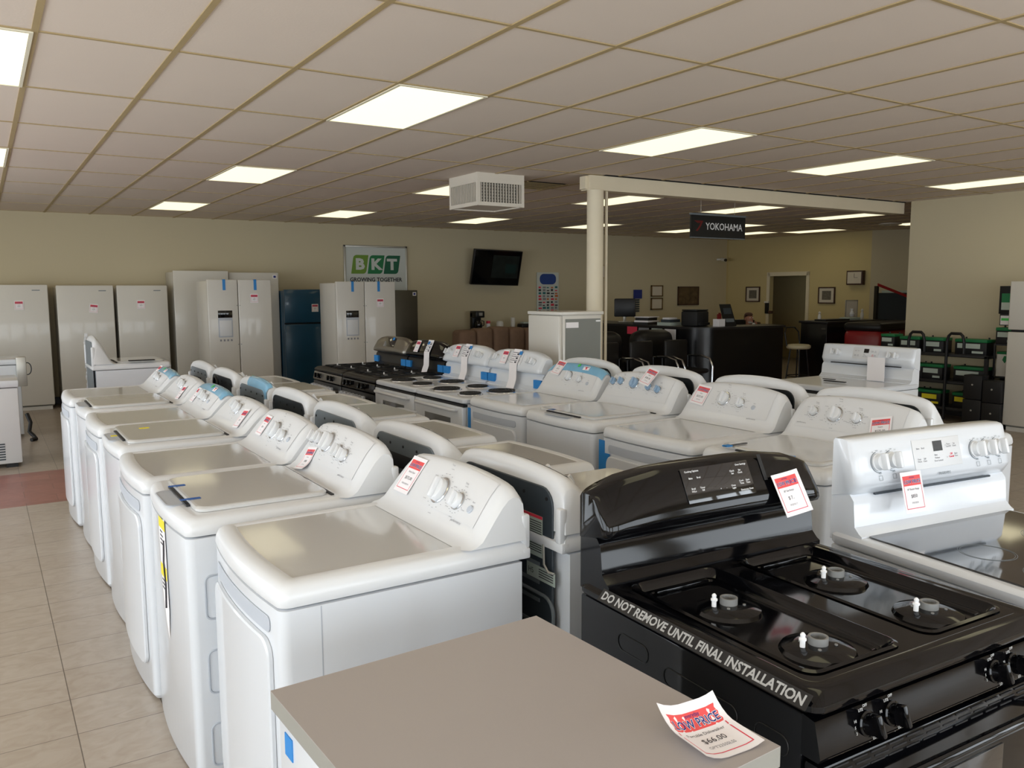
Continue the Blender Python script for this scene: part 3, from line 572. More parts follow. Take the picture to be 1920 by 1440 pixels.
# ---------------------------------------------------------------- ranges
def guard(m, w, d, y0, z0, z1, pr, flat=.3, mi=0, pw=4.0, rnd=.06):     # upper backguard lofted across the width from a side profile
    R = []
    for u in (-1, -.985, -.96, -.9, -.75, -.5, -.25, 0, .25, .5, .75, .9, .96, .985, 1):
        s = 1-flat*abs(u)**pw; e = max(0, (abs(u)-.94)/.06)
        R.append([V3(u*w/2, y+(d-.02-y)*.25*e*e, z0+(z-z0)*s*(1-rnd*e*e)+.004*e*e) for y, z in pr])
    return m.loft(R, mi=mi)
def gknob(r=.0245, h=.034):
    m = MB(); m.lathe([(r*1.05, 0), (r*1.05, .004), (r*.9, .006), (r*.85, h*.6), (.001, h*.6)], n=28); m.box(-r*.28, -r*1.0, h*.4, r*.28, r*1.0, h*1.15, r*.2); return m
def cook_range(label, loc, rz, style='gas', col='enamel', gcol=None, w=.76, d=.72, zc=.915, hg=.29, knobs='front', group=None, door='ovenglass', strip=False, dome=True, full=False, extras=()):
    gcol = gcol or col; t = thing('kitchen_range', label, 'stove', loc, rz, group); blk = col in ('black', 'satin')
    b = MB().box(-w/2, .03, .03, w/2, d, zc-.045, .006).box(-w/2+.03, .06, 0, w/2-.03, d-.03, .03); part('body', b, col, t)
    # cooktop
    m = MB(); rr = lambda i, z, r=.03: [V3(x, y, z) for x, y in rrect(w+.012-2*i, d+.012-2*i, r, 6, 0, d/2)]
    if style == 'gas':
        m.loft([rr(.004, zc-.04), rr(0, zc-.034), rr(0, zc-.022), rr(.02, zc-.003), rr(.034, zc), rr(.05, zc-.002)], True, False)
        # outer plate around two wells plus centre strip
        y0, y1 = .075, d-.13
        wells = ((-w/2+.075, -.055), (.055, w/2-.075)) if strip or full else ((-w/2+.06, w/2-.06),)
        xs = sorted({-w/2+.04, w/2-.04, *[q for p in wells for q in p]}); 
        def pl(x0, x1, a, b_): m.box(x0, a, zc-.03, x1, b_, zc-.002)
        pl(-w/2+.04, w/2-.04, .035, y0); pl(-w/2+.04, w/2-.04, y1, d-.02)
        e = -w/2+.04
        for a, b_ in wells: pl(e, a, y0, y1); e = b_
        pl(e, w/2-.04, y0, y1)
        part('cooktop', m, col, t)
        wl = MB()
        for a, b_ in wells:
            W_, H_ = b_-a, y1-y0; cx, cy = (a+b_)/2, (y0+y1)/2
            wl.loft([[V3(x, y, z) for x, y in rrect(W_-2*i, H_-2*i, r, 6, cx, cy)] for i, z, r in ((-.012, zc+.001, .04), (-.004, zc+.004, .036), (.002, zc-.001, .034), (.012, zc-.018, .03), (.022, zc-.021, .026), (.026, zc-.017, .024), (.032, zc-.021, .02))], False, True)
            wl.box(a+.05, y1-.045, zc-.021, b_-.05, y1-.03, zc-.010, .004)
        part('burner_well', wl, col, t)
        for sx in (-1, 1):
            for yy in ((.17, .445) if full else (.19, .47)):
                cx = sx*(w/4-.005); bd = MB().lathe([(.085, zc-.021), (.08, zc-.012), (.062, zc-.006), (.045, zc-.003), (.001, zc-.003)], (cx, yy, 0), 36); B = part('burner_bowl', bd, col, t)
                rg = MB().lathe([(.022, zc-.004), (.022, zc+.014), (.017, zc+.014), (.017, zc-.002)], (cx, yy, 0), 24, c0=False, c1=False)
                for k in range(4): a = pi/4+k*pi/2; rg.cyl((cx+.038*cos(a), yy+.038*sin(a), zc-.005), (cx+.038*cos(a), yy+.038*sin(a), zc-.0005), .004, n=8)
                part('burner_ring', rg, 'burner', B)
                part('igniter', MB().lathe([(.006, zc-.003), (.006, zc+.012), (.0085, zc+.013), (.0085, zc+.017), (.005, zc+.019), (.006, zc+.026), (.003, zc+.030), (.001, zc+.031)], (cx-.045, yy+.005, 0), 12), 'white', B)
        if not (strip or full):
            gt = MB()
            for sx in (-1, 1):
                for k in range(3): gt.box(sx*.05, .08+.18*k+.06, zc+.004, sx*(w/2-.07), .095+.18*k+.06, zc+.014, .003)
                for xx in (.06, w/2-.08, w/4): gt.box(sx*xx-.006, .09, zc+.004, sx*xx+.006, d-.14, zc+.014, .003)
            part('grate', gt, 'iron', t)
    else:
        m.loft([rr(.004, zc-.04), rr(0, zc-.034), rr(0, zc-.012), rr(.008, zc-.003), rr(.018, zc)] + ([rr(.03, zc), rr(.036, zc-.003)] if style == 'coil' else [])); part('cooktop', m, col, t)
        if style == 'coil':
            for sx, yy, r in ((-1, .17, .10), (1, .17, .078), (-1, .45, .078), (1, .45, .10)):
                cx = sx*.185; B = part('drip_bowl', MB().lathe([(r+.02, zc-.003), (r+.018, zc+.003), (r+.006, zc+.001), (r*.5, zc-.001), (.01, zc-.001)], (cx, yy, 0), 32), 'chrome', t)
                cl = MB()
                for q in range(4): rad = r*(1-.22*q); cl.tube([(cx+rad*cos(2*pi*k/28), yy+rad*sin(2*pi*k/28), zc+.009) for k in range(28)], .0055, 6, closed=True)
                cl.box(cx-r, yy-.004, zc+.001, cx+r, yy+.004, zc+.006); part('coil_element', cl, 'iron', B)
        if style == 'glass':
            part('glass_top', MB().loft([[V3(x, y, z) for x, y in rrect(w-.07-2*i, d-.17-2*i, .02, 5, 0, .055+(d-.17)/2)] for i, z in ((0, zc-.002), (0, zc+.003), (.002, zc+.005))]), 'glass', t)
            rg = MB()
            for sx, yy, r in ((-1, .18, .11), (1, .18, .09), (-1, .42, .08), (1, .42, .10)):
                for q in (r, r-.006): rg.tube([(sx*.175+q*cos(2*pi*k/40), yy+q*sin(2*pi*k/40), zc+.0052) for k in range(40)], .0006, 4, closed=True)
            part('burner_outline', rg, 'galvl', t)
    # backguard
    y1 = d+.01; zg = zc+hg; zm = zc+hg*.42
    lo = MB().loft([[V3(s*(w/2-.006), y, z) for y, z in ((y1, zc-.03), (y1-.13, zc-.03), (y1-.13, zc+.005), (y1-.118, zc+.012), (y1-.10, zc+.03), (y1-.092, zm-.02), (y1-.075, zm), (y1, zm))] for s in (-1, 1)])
    part('backguard_riser', lo, col, t)
    up = MB(); pr = [(y1, zm-.02), (y1-.10, zm+.002), (y1-.128, zm+.014), (y1-.134, zm+.03), (y1-.128, zm+.06), (y1-.082, zg-.02), (y1-.068, zg-.006), (y1-.045, zg), (y1-.01, zg-.003), (y1, zg-.02)]
    if not dome: pr = [(y1, zm-.02), (y1-.085, zm+.0), (y1-.105, zm+.03), (y1-.112, zm+.045), (y1-.078, zg-.012), (y1-.07, zg-.004), (y1-.05, zg), (y1-.01, zg-.001), (y1, zg-.01)]
    guard(up, w, y1, y1, zm, zg, pr, .30 if dome else .02, rnd=.06 if dome else .03); G = part('backguard', up, gcol, t, ang=50)
    a, bb_ = (pr[4], pr[5]) if dome else (pr[3], pr[4])
    def gp(x, s, off=.002):
        sc = 1-(.30 if dome else .02)*abs(x/(w/2))**4; z0 = zm+(a[1]-zm)*sc; z1 = zm+(bb_[1]-zm)*sc
        n = V3(0, -(z1-z0), bb_[0]-a[0]).normalized(); return V3(x, a[0]+(bb_[0]-a[0])*s, z0+(z1-z0)*s)+n*off, n
    def gF(x, s, off=.002): p, n = gp(x, s, off); return frame(p, (1, 0, 0), n)
    t['_x'] = 0; del t['_x']
    if knobs == 'front':
        px = (-.115, .115, .16, 1.0)
        m = MB(); m.T = gF((px[0]+px[1])/2, .55, .0005); m.box(-.13, -.048, 0, .13, .052, .0022, .001); m.T = None; part('control_display', m, 'glass' if blk else 'screenpic', G)
        m = MB(); F = gF(0, .55, .003)
        for s_, x_, y_ in (('Cooking Options', -.09, .042), ('Bake', -.1, .022), ('Broil', -.07, .022), ('Broil\nHi/Lo', -.1, -.012), ('Timer\nOff', -.066, -.012), ('+', .0, -.02), ('-', .022, -.02), ('Oven\nLight', .05, -.02), ('Clock\nSet', .06, .022), ('Set\nClock', .09, .022), ('Cook\nTime', .085, -.01), ('Start\nTime', .11, -.01), ('Oven Settings', .10, .042), ('Electronic Oven', .098, -.033)):
            m.text(s_, .0075, F @ Matrix.Translation((x_, y_, 0)), bold=.0001)
        if full: part('control_lettering', m, 'white' if blk else 'ink', G)
        # sloping front panel with knobs
        cp = MB().loft([[V3(s*(w/2), y, z) for y, z in ((.03, zc-.13), (-.012, zc-.13), (-.016, zc-.12), (.0, zc-.05), (.03, zc-.045))] for s in (-1, 1)]); C_ = part('front_panel', cp, col if gcol == col else gcol, t)
        nrm = V3(0, -.974, .222)
        for kx in (-.27, -.19, .09 if not full else .18, .17 if not full else .255):
            F = frame((kx, -.010, zc-.088), (1, 0, 0), nrm); part('knob', cm('knob|gas', gknob, 'black'), 0, C_, Ml=F @ Matrix.Rotation(.2, 4, 'Z'))
            if full:
                m = MB()
                for s_, x_, y_ in (('OFF', 0, .036), ('LITE', -.014, .03), ('HI', -.034, .012), ('5', -.036, 0), ('3', -.034, -.012), ('LO', .016, -.032), ('.', 0, -.034)): m.text(s_, .008, F @ Matrix.Translation((x_, y_, .001)), bold=.0002)
                part('knob_lettering', m, 'silver', C_)
    else:
        m = MB(); m.T = gF(0, .5, .0005); m.box(-.12, -.05, 0, .12, .05, .0015, .0007, mi=0); m.box(-.018, .005, .0015, .028, .04, .0025, mi=1); m.T = None; part('control_display', m, ['panel', 'screen'], G)
        m = MB(); F = gF(0, .5, .0028)
        for s_, x_, y_ in (('Bake', -.095, .02), ('Broil', -.07, .02), ('Keep\nWarm', -.095, -.02), ('Self\nClean', -.068, -.02), ('Bake', -.01, -.008), ('Preheat', -.005, -.018), ('Door Locked', 0, -.028), ('Timer\nOn/Off', .06, .02), ('Set\nClock', .09, .02), ('Start\nTime', .092, -.015), ('^', .045, .02), ('v', .045, -.02)):
            m.text(s_, .008, F @ Matrix.Translation((x_, y_, 0)), bold=.0001)
        m.text('Off\nCancel', .009, F @ Matrix.Translation((.068, -.015, 0)), bold=.0003, mi=1)
        part('control_lettering', m, ['inkgrey', 'inkred'], G)
        kxs = (-.29, -.225, .20, .26, .32) if full else (-.32, -.26, .22, .28)
        for kx in kxs:
            F = gF(kx, .45, .001); part('knob', cm('knob|el%d' % full, lambda: gknob(.028 if full else .026, .036), 'plastic'), 0, G, Ml=F)
            if full:
                m = MB(); m.tube([F @ V3(.034*cos(a_), .034*sin(a_), .0005) for a_ in [pi*(.55+1.0*k/12) for k in range(13)]], .0012, 4)
                for s_, x_, y_ in (('OFF', 0, .038), ('HI', -.02, .035), ('LO', .02, .035), ('MED', 0, -.037)): m.text(s_, .007, F @ Matrix.Translation((x_, y_, .001)))
                q = F @ Matrix.Translation((0, -.052, .001)); 
                for e in ((-.008, -.008, .008, -.007), (-.008, .007, .008, .008), (-.008, -.008, -.007, .008), (.007, -.008, .008, .008)): m.T = q; m.box(e[0], e[1], 0, e[2], e[3], .0004); m.T = None
                part('knob_lettering', m, 'galvl', G)
    # oven door, handle, drawer
    zt = zc-.14 if knobs == 'front' else zc-.066
    D_ = part('oven_door', MB().box(-w/2+.004, -.015, .22, w/2-.004, .03, zt, .01), col, t)
    part('oven_window', MB().box(-w*.27, -.0185, .40, w*.27, -.014, zt-(.13 if knobs == 'front' else .095), .003), door if not blk else 'glass', D_)
    if knobs == 'front' and full:
        vs = MB()
        for r_i in range(3):
            for k in range(13): x = -w/2+.04+(w-.08)*k/13+.012*(r_i % 2); vs.box(x, -.0165, zt-.011-.012*r_i, x+.045, -.0145, zt-.0075-.012*r_i)
        part('door_vent', vs, 'gap', D_)
    hz = zt-.06 if knobs == 'front' else zt-.025
    part('door_handle', MB().tube([(-w*.40, -.012, hz), (-w*.40, -.045, hz), (-w*.37, -.055, hz), (w*.37, -.055, hz), (w*.40, -.045, hz), (w*.40, -.012, hz)], .013, 10), gcol if col != 'enamel' else 'plastic', D_)
    part('storage_drawer', MB().box(-w/2+.004, -.01, .05, w/2-.004, .03, .21, .008), col, t)
    if not (knobs == 'front'): part('cooktop_gap', MB().box(-w/2+.002, -.004, zc-.066, w/2-.002, .03, zc-.048), 'gap', t)
    for e in (extras if isinstance(extras, tuple) else (extras,)): e(t, G, gF, w, d, zc, zg)
    return t, gF
def black_side(t, G, gF, w, d, zc, zg):
    m = MB()
    for y0, y1, z0 in ((.50, .62, .80), (.20, .44, .78), (-.0, .0, .7), (.06, .15, .78)):
        if y1 <= y0: continue
        m.tube([(-w/2-.0012, y, z) for y, z in rrect(y1-y0, .045, .021, 4, (y0+y1)/2, z0)], .0012, 5, closed=True)
    part('side_emboss', m, 'satin', t)
    F = frame((-w/2-.0055, d/2-.045, zc-.016), (0, -1, 0), (-1, 0, .9))
    m = MB(); m.T = F; m.box(-.34, -.016, .0005, .34, .018, .0012, mi=0); m.T = None; part('warning_strip', m, 'satin', t, label='black strip wrapped over the cooktop edge')
    m = MB(); m.text('DO NOT REMOVE UNTIL FINAL INSTALLATION', .031, F @ Matrix.Translation((0, 0, .0018)), bold=.0009, sx=1.0); part('warning_lettering', m, 'silver', t, label='silver capitals reading DO NOT REMOVE UNTIL FINAL INSTALLATION')
    m = MB(); m.T = gF(.185, .6, .001); m.box(-.007, -.02, 0, .007, .06, .001); m.T = None; part('tape_strip', m, 'iron', G)
def white_guard(t, G, gF, w, d, zc, zg):
    part('slot', MB().box(-w/2+.1, d-.086, zc+.128, w/2-.1, d-.078, zc+.134), 'galv', t)
    m = MB().text('FRIGIDAIRE', .012, gF(.02, -.0, .002) @ Matrix.Translation((0, -.006, 0)), bold=.0002); part('brand_lettering', m, 'galvl', G)
bk, bF = cook_range('glossy black gas range in the foreground with four open burners and bare grateless top', (1.725, .945, 0), D(-2.5), 'gas', 'black', w=.83, d=.79, zc=.915, hg=.295, strip=True, full=True, group=None, extras=(black_side,))
price_tag('price tag taped on the backguard of the black gas range', world(bk) @ bF(.245, -.12, .016) @ Matrix.Rotation(D(4), 4, 'Z'), '$ 7..', '30" Gas Range', 'FFGF3017', w=.094, h=.13, curl=lambda u, v: .03*max(0, u-.1)**2*4)
wh, wF = cook_range('white electric range with black glass top in the foreground right', (2.66, .84, 0), D(-6.5), 'glass', 'enamel', w=.79, d=.82, zc=.895, hg=.32, knobs='guard', dome=False, full=True, extras=(white_guard,))
price_tag('price tag reading 850 on the white glass top range', world(wh) @ wF(-.185, -.38, .03), '$850', '30" Electric Range', 'FFEF3054', w=.10, h=.135)
GR = 'kitchen ranges of the third row'
def sheet(x0, lbl=None):
    def f(t, G, gF, w, d, zc, zg):
        pts = [gF(x0, 1.25, .006), gF(x0, .9, .006), gF(x0, 0, .01)]
        P = [p.to_translation() for p in pts]; P.append(P[-1]+V3(0, -.01, -.12)); P.append(P[-1]+V3(0, -.03, -.07))
        m = MB(); vs = []
        for k, p in enumerate(P): vs += [p+V3(-.055+.01*k*.5, 0, 0), p+V3(.055+.01*k*.5, 0, 0)]
        m.add(vs, [(2*k, 2*k+1, 2*k+3, 2*k+2) for k in range(len(P)-1)]); m.add([v-V3(0, -.001, .001) for v in vs], [(2*k+2, 2*k+3, 2*k+1, 2*k) for k in range(len(P)-1)])
        I = part('instruction_sheet', m, 'paper', t); q = MB()
        for s_ in (.95, .62, .3): F = gF(x0, s_, .011); q.T = F; q.box(-.05, -.002, 0, .05, .002, .0006); q.box(.02, -.02, 0, .045, -.008, .0006); q.box(-.045, -.02, 0, .0, -.017, .0006); q.T = None
        for z in (-.04, -.08): 
            for k in range(4): q.box(-.03+.02*k, P[2].y-.006, P[2].z+z, -.022+.02*k, P[2].y-.004, P[2].z+z+.02) if 0 else None
        part('sheet_print', q, 'ink', I)
    return f
def gtapes(t, G, gF, w, d, zc, zg):
    for s in (-1, 1): part('tape_strip', MB().box(s*(w/2-.10), d-.108, zc+.02, s*(w/2+.002), d-.085, zc+.085), 'tape', t)
    m = MB(); m.T = gF(.08, .9, .008); m.box(-.02, -.01, 0, .02, .02, .002); m.T = None; part('tape_strip', m, 'tape', t)
def etag(t, G, gF, w, d, zc, zg): part('energy_sheet', MB().add([(-.1, -.022, .42), (.1, -.022, .40), (.09, -.022, .50), (-.03, -.022, .62)], [(0, 1, 2, 3)]).box(-.03, -.024, .5, -.015, -.0225, .56, mi=1), ['paper', 'ink'], t)
rg = [('white electric coil range with long instruction sheet, next to the blue-filmed dryer', 5.56, 'coil', 'enamel', None, 'guard', (sheet(.02), gtapes, etag)),
      ('white electric coil range between the black range and another coil range', 6.36, 'coil', 'enamel', None, 'guard', (sheet(.03), gtapes, etag)),
      ('black gas range with paper sheet over its knobbed backguard, third row', 7.16, 'gas', 'satin', 'black', 'front', (sheet(.1), gtapes)),
      ('gas range with rounded stainless backguard and black cooktop, end of third row', 7.96, 'gas', 'satin', 'steel', 'front', (gtapes,))]
for lb, yc, st, c_, gc, kn, ex in rg:
    t, gF = cook_range(lb, (2.90, yc, 0), R1, st, c_, gc, w=.78, d=.78, zc=.925, hg=.30, knobs=kn, group=GR, extras=ex)
    if st == 'coil' or gc == 'black': price_tag('price tag on the '+{5.56: 'coil range beside the blue-filmed dryer', 6.36: 'coil range beside the black range', 7.16: 'black range of the third row'}[yc], world(t) @ gF(-.13, .5, .01), '$450', 'Range', 'RF', w=.09, h=.12, small=True)
    if st == 'coil': continue
    m = MB()
    for k in range(14): m.box(-.30+.042*k, -.085, .70-.01*(k % 3), -.27+.042*k, -.045, .76+.008*(k % 2), .012)
    part('handle_wrap', m, 'clear', t)
# far white range facing left
def farsheet(t, G, gF, w, d, zc, zg):
    part('paper_sheet', MB().box(.06, d-.145, zc+.005, .22, d-.143, zc+.20), 'paper', t); part('cooktop_tools', MB().box(-.10, .30, zc+.006, .10, .33, zc+.014, .003).box(-.2, .42, zc+.006, -.08, .44, zc+.012, .003), 'satin', t)
    part('slot', MB().box(-.33, d-.10, zc+.125, .33, d-.085, zc+.133), 'gap', t)
cook_range('white range with plain tall backguard standing alone beyond the third row', (5.6, 4.28, 0), R1, 'glass2', 'enamel', w=.87, d=.80, zc=.93, hg=.29, knobs='guard', dome=False, extras=(farsheet,))

# ---------------------------------------------------------------- portable dishwasher
t = thing('portable_dishwasher', 'white portable dishwasher with flat taupe laminate top in the near foreground', 'dishwasher', (.79, .875, 0), D(2.2))
w_, d_ = .655, .71
part('cabinet', MB().box(-w_/2+.012, .02, .07, w_/2-.012, d_-.01, .875, .004), 'enamel', t)
part('top', MB().box(-w_/2, 0, .876, w_/2, d_, .9125), 'taupeedge', t); part('laminate_surface', MB().box(-w_/2, 0, .9126, w_/2, d_, .914), 'taupe', t)
part('door', MB().box(-w_/2+.012, -.02, .12, w_/2-.012, .018, .74, .006), 'enamel', t); part('control_strip', MB().box(-w_/2+.012, -.02, .745, w_/2-.012, .018, .873, .006), 'plastic', t)
part('tape_strip', MB().box(-w_/2+.010, d_-.085, .80, -w_/2+.012, d_-.045, .845), 'tape', t)
for sx in (-1, 1):
    for sy in (.08, d_-.08): part('caster', MB().cyl((sx*.26-.012, sy, .035), (sx*.26+.012, sy, .035), .033, n=20), 'iron', t)
F = frame((1.035, .975, .9165), (cos(D(-4)), sin(D(-4)), 0), (0, 0, 1))
price_tag('curled price tag lying on the taupe dishwasher top', F, '$66.00', 'Portable Dishwasher', 'GPT225SSLSS', w=.132, h=.132, curl=lambda u, v: .10*max(0, v-.05)**2*1.6+.05*max(0, -u-.1)**2*2+.02*max(0, u-.2)**2*4)

# ---------------------------------------------------------------- refrigerators and freezers
def fridge(label, x0, x1, yf, h, dep, kind='one', col='fridgew', rz=0, group=None, side=None, loc=None, tagat=None, tapesx=(), energy=False, cat='refrigerator', brand=True, gapc='gap'):
    w = x1-x0; t = thing('refrigerator' if cat == 'refrigerator' else 'upright_freezer', label, cat, loc or ((x0+x1)/2, yf, 0), rz, group)
    part('cabinet', MB().box(-w/2+.004, .07, .05, w/2-.004, dep, h-.02, .006).box(-w/2+.03, .04, 0, w/2-.03, dep-.02, .05), side or col, t)
    def door(a, b, z0, z1): return part('door', MB().box(a, 0, z0, b, .062, z1, .012, 3), col, t)
    part('door_gap', MB().box(-w/2+.01, .062, .06, w/2-.01, .07, h-.03), gapc, t)
    if kind == 'one': Dm = door(-w/2, w/2, .07, h)
    elif kind == 'top': Dm = door(-w/2, w/2, .07, h*.665); Dm = door(-w/2, w/2, h*.68, h)
    elif kind == 'sbs':
        xs = -w/2+w*.47; L_ = door(-w/2, xs-.004, .07, h); Dm = door(xs+.004, w/2, .07, h); cx = (-w/2+xs)/2+.02; 
        dp = part('dispenser_panel', MB().box(cx-.10, -.006, h*.71, cx+.10, 0, h*.765, .003), 'screen', L_)
        part('dispenser_recess', MB().box(cx-.10, -.004, h*.56, cx+.10, .0, h*.71, .003).box(cx-.085, -.006, h*.57, cx+.085, -.004, h*.69, .002, mi=1), ['pocket', 'steel'] if 0 else ['pocket', 'panel'], L_)
        mk = MB()
        for k in range(4): mk.box(cx-.085+.05*k, -.002, h*.53, cx-.06+.05*k, .0, h*.545)
        part('dispenser_icons', mk, 'inkgrey', L_); mk = MB(); 
        for z in (h*.8, h*.5): mk.box(xs-.025, -.003, z, xs-.015, 0, z+.012); mk.box(xs+.015, -.003, z, xs+.025, 0, z+.012)
        part('handle_bolt', mk, 'galvl', t)
    if brand: part('badge', MB().box(w/2-.20, -.003, h-.085, w/2-.10, 0, h-.073), 'galvl', Dm)
    for tx in tapesx: part('tape_strip', MB().box(tx-.02, -.004, h-.15, tx+.02, 0, h+.004).box(tx-.02, -.004, h+.0, tx+.02, .06, h+.004), 'tape', t)
    if energy: part('energy_sticker', MB().box(w/2-.10, -.004, h-.10, w/2-.03, 0, h-.035, mi=0).box(w/2-.085, -.005, h-.085, w/2-.045, -.004, h-.05, mi=1), ['paper', 'navy'], t)
    if tagat:
        r = Matrix.Rotation(tagat[3] if len(tagat) > 3 else 0, 4, 'Z'); F = t.matrix_basis @ frame((tagat[0], -.006, tagat[1]), (1, 0, 0), (0, -1, 0)) @ r
        price_tag('price tag on the '+tagat[2], F, '$799', 'Freezer' if cat != 'refrigerator' else 'Fridge', 'FFFU', w=.115, h=.13, small=True, group='price tags on the refrigerators')
    return t
FG = 'white upright freezers leaning against the back wall'; YF = 13.72
fridge('widest white upright freezer at the left frame edge', .0, .84, YF, 1.81, .66, cat='freezer', group=FG, tagat=(.05, 1.52, 'freezer at the left frame edge'))
fridge('white upright freezer with tilted price tag, second from the left', .945, 1.70, YF, 1.80, .66, cat='freezer', group=FG, tagat=(.10, 1.46, 'second freezer from the left', -.12))
fridge('white upright freezer between the tilted-tag freezer and the tall grey-white fridge', 1.745, 2.46, YF, 1.80, .66, cat='freezer', group=FG, tagat=(-.03, 1.51, 'third freezer from the left'))
fridge('tall greyish white refrigerator half hidden behind the left dispenser fridge', 2.56, 3.40, 13.75, 2.03, .63, cat='refrigerator', brand=False)
fridge('tall white refrigerator with blue energy sticker behind the left dispenser fridge', 3.43, 4.24, 13.85, 2.01, .54, cat='refrigerator', energy=True, brand=False)
fridge('white side by side refrigerator with ice dispenser, the left one of two', 2.715, 3.62, 12.2, 1.87, .72, 'sbs', tapesx=(-.22, .22), tagat=(.20, 1.60, 'left dispenser fridge'), brand=False, group='white side by side fridges with dispensers')
fridge('top freezer refrigerator wrapped in dark blue film', 4.25, 4.92, 13.6, 1.73, .68, 'top', 'bluefilm', tagat=(.18, 1.42, 'blue-filmed fridge'), brand=False)
fridge('white side by side refrigerator with ice dispenser in front of the green logo sign', 4.45, 5.40, 11.75, 1.84, .72, 'sbs', tapesx=(-.22, .2), tagat=(.22, 1.52, 'dispenser fridge by the logo sign'), brand=False, group='white side by side fridges with dispensers')
fridge('dark stainless refrigerator right of the second dispenser fridge', 6.05, 6.74, 13.7, 1.71, .64, 'one', 'darkss', energy=True, brand=False)
fridge('white refrigerator cut off by the right frame edge', 0, .78, 0, 1.78, .66, 'top', rz=R1, loc=(10.25, 4.70, 0), brand=False)
# small upright cabinet freezer
t = thing('upright_freezer', 'small white upright freezer with grey side panel in front of the round column', 'freezer', (4.36, 6.0, 0), 0)
part('cabinet', MB().box(.03, .0, .03, .47, .52, 1.475, .008).box(.0, -.01, 1.475, .49, .53, 1.505, .006).box(.05, .03, 0, .45, .5, .03), 'fridgew', t)
part('door', MB().box(-.01, .01, .05, .028, .50, 1.47, .008), 'fridgew', t)
part('side_panel', MB().box(.055, -.004, .06, .455, .0, 1.44), 'grey', t, label='grey back panel')
part('label_sticker', MB().box(.06, -.006, 1.36, .20, -.004, 1.41), 'paper', t); part('hinge_cap', MB().box(.40, -.008, 1.41, .45, -.004, 1.425), 'white', t)

# ---------------------------------------------------------------- left: chest freezers, wrapped washer
t = thing('chest_freezer', 'light grey chest freezer with louvred vent at the left frame edge', 'freezer', (-.38, 9.32, 0), 0)
part('cabinet', MB().box(-.6, 0, .04, .64, .62, .78, .012), 'panel', t); part('lid', MB().box(-.61, -.01, .785, .65, .63, .855, .014), 'enamel', t)
m = MB()
for k in range(7): m.box(.30, -.004, .08+.025*k, .50, -.001, .093+.025*k)
part('vent', m, 'galv', t); part('foot', MB().box(.5, .02, 0, .6, .1, .04), 'gap', t)
t = thing('chest_freezer', 'white chest freezer standing behind the grey one at the left frame edge', 'freezer', (-.45, 11.2, 0), 0)
part('cabinet', MB().box(-.6, 0, .04, .80, .6, .86, .012), 'enamel', t); part('lid', MB().box(-.61, -.01, .865, .81, .61, .93, .014), 'enamel', t)
t = thing('lock_box', 'small grey control box with cord ring on the white chest freezer corner', 'box', (.36, 11.12, .62), 0)
part('housing', MB().box(-.05, -.06, 0, .05, .06, .34, .008), 'aluminium', t); part('cord_ring', MB().tube([(.06+.04*cos(a), -.02, .2+.07*sin(a)) for a in [2*pi*k/16 for k in range(16)]], .006, 6, closed=True), 'galv', t)
solo('paper_box', MB().box(-.16, -.05, 0, .06, .05, .09, .004), 'paper', 'small white paper box on the chest freezer by the left edge', 'box', loc=(.10, 11.45, .932))
solo('power_cord', MB().tube([(.38, 11.05, .3), (.41, 11.0, .2), (.39, 10.97, .1), (.43, 10.95, .05), (.45, 10.9, .02), (.40, 10.85, .02)], .022), 'cable', 'black power cord bundle hanging behind the grey chest freezer', 'cord')
w = laundry('washing_machine', 'white washer standing crosswise behind the left row, clear wrap on its tall console', (1.72, 9.95, 0), R2, 1.22, kind='washer', knobs=(), panel=False, back='mid', brandpos=None)
m = MB()
for k in range(16): z = .55+.042*k; m.box(.352, .735+.006*((k*7) % 3-1), z, .360+.004*(k % 3), .768+.006*((k*5) % 3-1), z+.05, .004)
part('plastic_wrap', m, 'clear', w)
part('lid_slot', MB().box(-.36, .16, .952, -.30, .42, .962, .003), 'gap', w)

# ---------------------------------------------------------------- back wall: signs and screen
t = thing('wall_sign', 'aluminium framed wall sign with green BKT letters reading GROWING TOGETHER', 'sign', (6.23, 14.385, 0), 0)
part('board', MB().box(-.60, -.012, 1.45, .60, 0, 2.50), 'signbg', t)
m = MB()
for q in ((-.63, 1.43, -.595, 2.53), (.595, 1.43, .63, 2.53), (-.63, 2.495, .63, 2.53), (-.63, 1.43, .63, 1.46)): m.box(q[0], -.03, q[1], q[2], .0, q[3], .004)
part('frame', m, 'aluminium', t)
for k, (ch, mt_) in enumerate((('B', 'bkt1'), ('K', 'bkt2'), ('T', 'bkt3'))):
    F = frame((-.32+.32*k, -.0125, 2.185), (1, 0, 0), (0, -1, 0)); sk = .06
    P = [(x+y*.16, y) for x, y in [(-.145, -.17), (.09, -.17)]+[(.09+.055*sin(a), -.115-.055*cos(a)) for a in (.5, 1.0, 1.57)]+[(.145, .17), (-.09, .17)]+[(-.09-.055*sin(a), .115+.055*cos(a)) for a in (.5, 1.0, 1.57)]]
    m = MB(); m.prism(P, F, .002); part('logo_tile', m, mt_, t); m = MB(); m.text(ch, .27, F @ Matrix.Translation((.0, -.005, .003)), bold=.013, sx=1.15); part('logo_letter', m, 'signbg', t)
part('tagline', MB().text('GROWING TOGETHER', .10, frame((-.0, -.0135, 1.905), (1, 0, 0), (0, -1, 0)), bold=.003, sx=1.0), 'ink', t)
t = thing('wall_television', 'black flat television tilted forward on the back wall', 'television', (8.69, 14.12, 2.15), D(0))
T_ = Matrix.Rotation(D(13), 4, 'X') @ Matrix.Rotation(D(1.5), 4, 'Y')
part('casing', MB().box(-.56, -.03, -.35, .56, .03, .35, .008), 'satin', t, Ml=T_); part('screen', MB().box(-.54, -.033, -.325, .54, -.03, .335), 'screen', t, Ml=T_)
